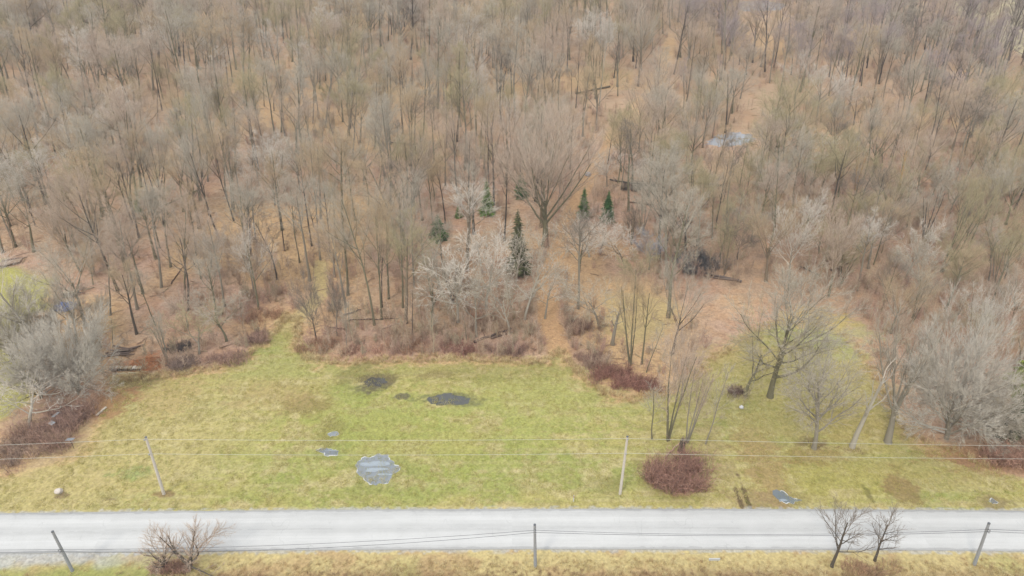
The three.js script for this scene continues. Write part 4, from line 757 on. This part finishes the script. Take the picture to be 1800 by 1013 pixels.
puddle([[1240, 255], [1256, 240], [1290, 232], [1322, 236], [1330, 246], [1300, 256], [1262, 258]], [190, 196, 204], 'white icy pool among the grey trees', 0.1, 3, 'woodland_pond', 'pond', 0.08);
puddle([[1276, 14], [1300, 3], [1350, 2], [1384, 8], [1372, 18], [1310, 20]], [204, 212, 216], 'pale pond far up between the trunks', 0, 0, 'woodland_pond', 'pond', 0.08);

// ---------------------------------------------------------------- fallen logs, wood heaps and small things
function log(a, b, r, c, label, name = 'fallen_log', twigs = 3) {
  const A = P(...a), B = P(...b), o = thing(name, label, 'log', A, 'fallen logs'), L = A.distanceTo(B); rnd = mulberry(Math.round(a[0] * 5 + a[1])); const pts = [], rad = [];
  for (let i = 0; i <= 7; i++) { const t = i / 7, p = A.clone().lerp(B, t); pts.push(V(p.x - A.x + rr(-0.1, 0.1), H(p.x, p.z) - A.y + r * 0.8 + rr(0, 0.12), p.z - A.z + rr(-0.12, 0.12))); rad.push(mix(r, r * 0.55, t)); }
  const g = new Buf(); g.tube(pts, rad, 8, [1, 1, 1], true); const m = std(col(...c, 1.2), 0.95, { vertexColors: true }); part('trunk', g.geo(), m, o);
  for (let i = 0; i < twigs; i++) { const s = new Buf(), p = pts[2 + (i * 2) % 5], e = p.clone().add(V(rr(-1, 1), rr(0.5, 1.4), rr(-1, 1)).multiplyScalar(L * 0.12)); s.tube([p, p.clone().lerp(e, 0.5).add(V(0.05, 0.05, 0)), e], [r * 0.4, r * 0.25, 0.01], 5, [1, 1, 1]); part('branch_stub', s.geo(), m, o); }
}
log([833, 603], [899, 579], 0.24, [112, 96, 86], 'long dark fallen trunk lying behind the reddish brambles, the upper of a pair');
log([864, 596], [906, 585], 0.2, [124, 106, 94], 'dark fallen trunk lying against the upper one of its pair');
log([1304, 497], [1190, 470], 0.26, [124, 112, 104], 'grey fallen trunk running out of the blackened crown');
log([1292, 494], [1226, 486], 0.2, [136, 120, 108], 'shorter grey fallen trunk beside the blackened crown');
log([1150, 330], [1072, 318], 0.3, [90, 86, 80], 'dark fallen trunk lying along the creek bed');
log([1150, 362], [1106, 357], 0.25, [120, 100, 82], 'brown fallen trunk downhill of the creek bed');
log([348, 336], [262, 374], 0.22, [132, 122, 84], 'mossy fallen trunk crossing the golden leaf opening');
log([604, 556], [634, 546], 0.14, [112, 98, 88], 'thin dark fallen trunk behind the inlet corner');
log([610, 564], [700, 561], 0.1, [120, 102, 90], 'thin straight fallen stem at the foot of the mossy tall trunks');
log([676, 578], [710, 566], 0.12, [196, 178, 160], 'pale curved fallen bough near the leaning brown young tree');
log([412, 552], [444, 522], 0.11, [136, 122, 102], 'pale leaning pole-like dead stem near the left brambles');
log([606, 580], [578, 577], 0.13, [100, 88, 74], 'dark bowed dead branch just inside the inlet corner');
log([1270, 328], [1212, 322], 0.25, [110, 98, 84], 'brown fallen trunk below the icy pool');
log([1072, 154], [1012, 166], 0.34, [118, 108, 88], 'mossy fallen trunk high on the slope beside the white-trunked tree');
log([735, 256], [684, 252], 0.3, [116, 104, 92], 'dark fallen trunk across the middle slope');
log([300, 500], [322, 470], 0.12, [116, 96, 80], 'dark dead branch in the pinkish left woods');
log([1462, 476], [1512, 452], 0.2, [170, 156, 138], 'bleached fallen bough beside the mossy-footed round tree');
log([1440, 486], [1408, 470], 0.18, [110, 98, 84], 'dark fallen stem under the pale dome-crowned tree');
{ // wood heaps by the yard
  const logsM = [[120, 104, 94], [104, 92, 84], [142, 126, 114]].map((c) => std(col(...c, 1.2), 0.95, { vertexColors: true })), splitM = [[232, 216, 190], [214, 190, 156], [240, 228, 208]].map((c) => std(col(...c), 0.9, { vertexColors: true }));
  const heap = thing('log_heap', 'loose heap of long grey logs by the split firewood', 'log heap', P(214, 622)); rnd = mulberry(61);
  for (let i = 0; i < 13; i++) { const b = new Buf(), y = 0.12 + Math.floor(i / 5) * 0.2, z = (i % 5 - 2) * 0.42 + rr(-0.15, 0.15), L = rr(2.4, 4.2), a = rr(-0.18, 0.18), x = rr(-0.8, 0.8); b.tube([V(x - L / 2, y, z + a * L), V(x, y + rr(0, 0.12), z), V(x + L / 2, y + rr(0, 0.3), z - a * L - rr(0.2, 0.7))], [rr(0.11, 0.17), 0.13, rr(0.07, 0.11)], 7, [1, 1, 1], true); part('log', b.geo(), pick(logsM), heap); }
  const row = thing('firewood_stack', 'low row of pale split firewood behind the brown grass strip', 'firewood', P(224, 650));
  for (let i = 0; i < 30; i++) { const b = new Buf(), x = (i % 15 - 7) * 0.32 + rr(-0.05, 0.05), y = 0.14 + Math.floor(i / 15) * 0.26; b.tube([V(x, y, -0.35), V(x + rr(-0.12, 0.12), y + rr(-0.03, 0.03), 0.4)], [rr(0.15, 0.2), rr(0.15, 0.2)], 5, [1, 1, 1], true); part('split_log', b.geo(), pick(splitM), row); }
  const low = thing('board_row', 'scattered pale boards lying in front of the firewood', 'boards', P(226, 658));
  for (let i = 0; i < 9; i++) { const g = new THREE.BoxGeometry(rr(0.5, 1), 0.1, rr(0.14, 0.24)); g.rotateY(rr(-0.5, 0.5)); const m = part('board', g.translate((i - 4) * 0.55 + rr(-0.1, 0.1), 0.06, -i * 0.06 + rr(-0.15, 0.15)), std(col(236, 222, 186), 0.9), low); }
  const lumber = thing('plank_stack', 'stack of weathered planks at the edge of the yard', 'planks', P(18, 462));
  for (let i = 0; i < 7; i++) { const g = new THREE.BoxGeometry(4.4, 0.14, 0.42); g.rotateY(0.5 + rr(-0.05, 0.05)); part('plank', g.translate(rr(-0.3, 0.3), 0.1 + i * 0.04, (i - 3) * 0.5), std(col(...pick([[200, 178, 154], [176, 152, 132], [150, 128, 112]])), 0.9), lumber); }
  const rust = thing('leaf_heap', 'rusty orange heap of dead leaves beside the firewood', 'leaf heap', P(258, 642));
  const b = new Buf(); for (let i = 0; i < 2600; i++) { const a = rr(0, 6.28), r = Math.sqrt(rnd()), x = Math.cos(a) * r * 2.7, z = Math.sin(a) * r * 2.2, y = 0.7 * (1 - r * r) * (0.75 + 0.5 * noise(x * 1.5 + 9, z * 1.5)) + 0.04, s = rr(0.06, 0.13), k = rr(0.65, 1.35), q = () => V(x + rr(-s, s), y + rr(-s, s) * 0.7, z + rr(-s, s)); b.tri(q(), q(), q(), [k, k * rr(0.85, 1.1), k * rr(0.8, 1.1)]); }
  part('leaves', b.geo(), std(col(204, 146, 104, 1.1), 0.9, { vertexColors: true, side: THREE.DoubleSide }), rust).userData.kind = 'stuff';
  // blue tarpaulin over a heap
  const tarp = new THREE.PlaneGeometry(3.4, 2.6, 26, 20); tarp.rotateX(-Math.PI / 2); const tp = tarp.attributes.position; for (let i = 0; i < tp.count; i++) { const x = tp.getX(i), z = tp.getZ(i), e = Math.max(Math.abs(x) / 1.7, Math.abs(z) / 1.3); tp.setY(i, 0.9 * (1 - Math.pow(e, 3)) + 0.35 * (noise(x * 1.6 + 4, z * 1.6) - 0.5) + 0.16 * (noise(x * 5, z * 5) - 0.5) + 0.08); } tarp.computeVertexNormals();
  const t = thing('blue_tarpaulin', 'crumpled bright blue tarpaulin over a heap near the yard', 'tarpaulin', P(113, 541)); part('sheet', tarp, std(col(70, 124, 214, 1.1), 0.5, { side: THREE.DoubleSide }), t); const hp = new THREE.IcosahedronGeometry(1, 2); hp.scale(1.25, 0.6, 0.9); part('heap', hp.translate(0, 0.05, 0), logsM[0].clone(), t).material.vertexColors = false;
  const scrap = thing('scrap_heap', 'dark heap of scrap boards behind the blue tarpaulin', 'scrap heap', P(126, 520)); for (let i = 0; i < 9; i++) { const g = new THREE.BoxGeometry(rr(1.2, 2.6), 0.09, rr(0.2, 0.5)); g.rotateZ(rr(-0.4, 0.4)); g.rotateY(rr(-1.2, 1.2)); part('board', g.translate(rr(-1.6, 1.6), rr(0.2, 0.9), rr(-0.6, 0.6)), std(col(...pick([[84, 76, 70], [110, 96, 86], [226, 208, 176], [96, 90, 88]])), 0.9), scrap); }
  for (const [px, py, w, d, lab] of [[105, 733, 0.9, 0.5, 'grey metal sheet lying in the left brambles, highest of three'], [98, 748, 0.7, 0.45, 'pale metal sheet below the highest one in the left brambles'], [130, 777, 0.8, 0.45, 'bent metal sheet low in the left brambles near the upper wire']]) {
    const g = new THREE.PlaneGeometry(w * 1.3, d * 1.3, 16, 2); const p = g.attributes.position; for (let i = 0; i < p.count; i++) p.setZ(i, 0.05 * Math.sin(p.getX(i) * 26)); g.rotateX(-1.45); g.rotateY(px * 0.7); g.rotateZ(0.12); g.computeVertexNormals(); const o = thing('metal_sheet', lab, 'metal sheet', P(px, py + 12).add(V(0, 1.7, 0)), 'metal sheets'); part('sheet', g, std(col(168, 172, 176), 0.6, { metalness: 0.2, side: THREE.DoubleSide }), o); const leg = new Buf(); leg.tube([V(0, -1.8, 0), V(0, -0.02, 0)], [0.04, 0.04], 6, [1, 1, 1]); part('post', leg.geo(), logsM[1], o);
  }
}
{
  const rockG = (s, sx, sy, sz) => { const g = new THREE.IcosahedronGeometry(1, 3), p = g.attributes.position; for (let i = 0; i < p.count; i++) { const x = p.getX(i), y = p.getY(i), z = p.getZ(i), k = 0.8 + 0.4 * fbm(x * 1.3 + s, y * 1.3 + z * 0.9 + s, 3); p.setXYZ(i, x * k * sx, y * k * sy, z * k * sz); } g.computeVertexNormals(); return g; };
  const single = (name, geo, m, px, py, up, label, cat) => { const o = new THREE.Mesh(geo, m); o.name = numbered(name); o.position.copy(P(px, py)).add(V(0, up, 0)); o.castShadow = o.receiveShadow = true; tag(o, label, cat); scene.add(o); };
  single('boulder', rockG(4, 0.5, 0.42, 0.45), std(col(232, 222, 210), 0.9), 103, 866, 0.2, 'whitish boulder on the grass beside the road', 'boulder');
  const plank = new THREE.BoxGeometry(0.32, 0.1, 1.9); plank.rotateY(-0.25); single('plank', plank, std(col(232, 222, 204), 0.85), 178, 724, 0.1, 'whitish plank lying by the left brambles', 'plank');
  single('bundle', rockG(9, 0.36, 0.3, 0.3), std(col(240, 242, 246), 0.6), 1303, 718, 0.2, 'small white crumpled bag on the grass near the low crooked tree', 'bag');
  single('bundle', rockG(14, 0.7, 0.6, 0.5), std(col(206, 212, 226), 0.6), 1033, 309, 0.4, 'pale bluish bundle lying on the leafy trail', 'bundle');
  const post = thing('marker_post', 'short white marker post on the grass by the road', 'marker post', P(1008, 882)); const b = new Buf(); b.tube([V(0, -0.1, 0), V(0, 1.05, 0)], [0.07, 0.065], 8, [1, 1, 1], true); part('post', b.geo(), std(col(240, 240, 236), 0.6), post); part('reflector', new THREE.CylinderGeometry(0.078, 0.078, 0.14, 10).translate(0, 0.86, 0), std(col(196, 120, 84), 0.4), post);
  const sign = thing('drain_marker', 'white board standing low in the near verge grass', 'marker board', P(1255, 988)); part('board', new THREE.BoxGeometry(1.25, 0.34, 0.07).translate(0, 0.42, 0), std(col(226, 230, 232), 0.6), sign); for (const x of [-0.45, 0.45]) part('leg', new THREE.CylinderGeometry(0.03, 0.03, 0.5, 6).translate(x, 0.2, -0.06), metalM, sign);
  const st = thing('broken_stump', 'dark splintered stump standing in the round bramble mound', 'stump', P(1197, 794)); rnd = mulberry(8);
  const s0 = new Buf(); s0.tube([V(0, -0.2, 0), V(0.02, 0.9, 0), V(0.05, 2.0, 0)], [0.5, 0.42, 0.36], 10, [1, 1, 1], true); part('trunk', s0.geo(), barkM.d, st);
  for (let i = 0; i < 7; i++) { const s = new Buf(), a = i / 7 * 6.28, p = V(0.05 + Math.cos(a) * 0.24, 1.9, Math.sin(a) * 0.24); s.tube([p, p.clone().add(V(rr(-0.1, 0.1), rr(0.4, 1.1), rr(-0.1, 0.1)))], [0.13, 0], 4, [1, 1, 1]); part('splinter', s.geo(), barkM.t, st); }
  log([1168, 806], [1200, 776], 0.12, [196, 168, 146], 'pale broken trunk lying across the round bramble mound', 'fallen_log', 1);
}
renderer.render(scene, camera);
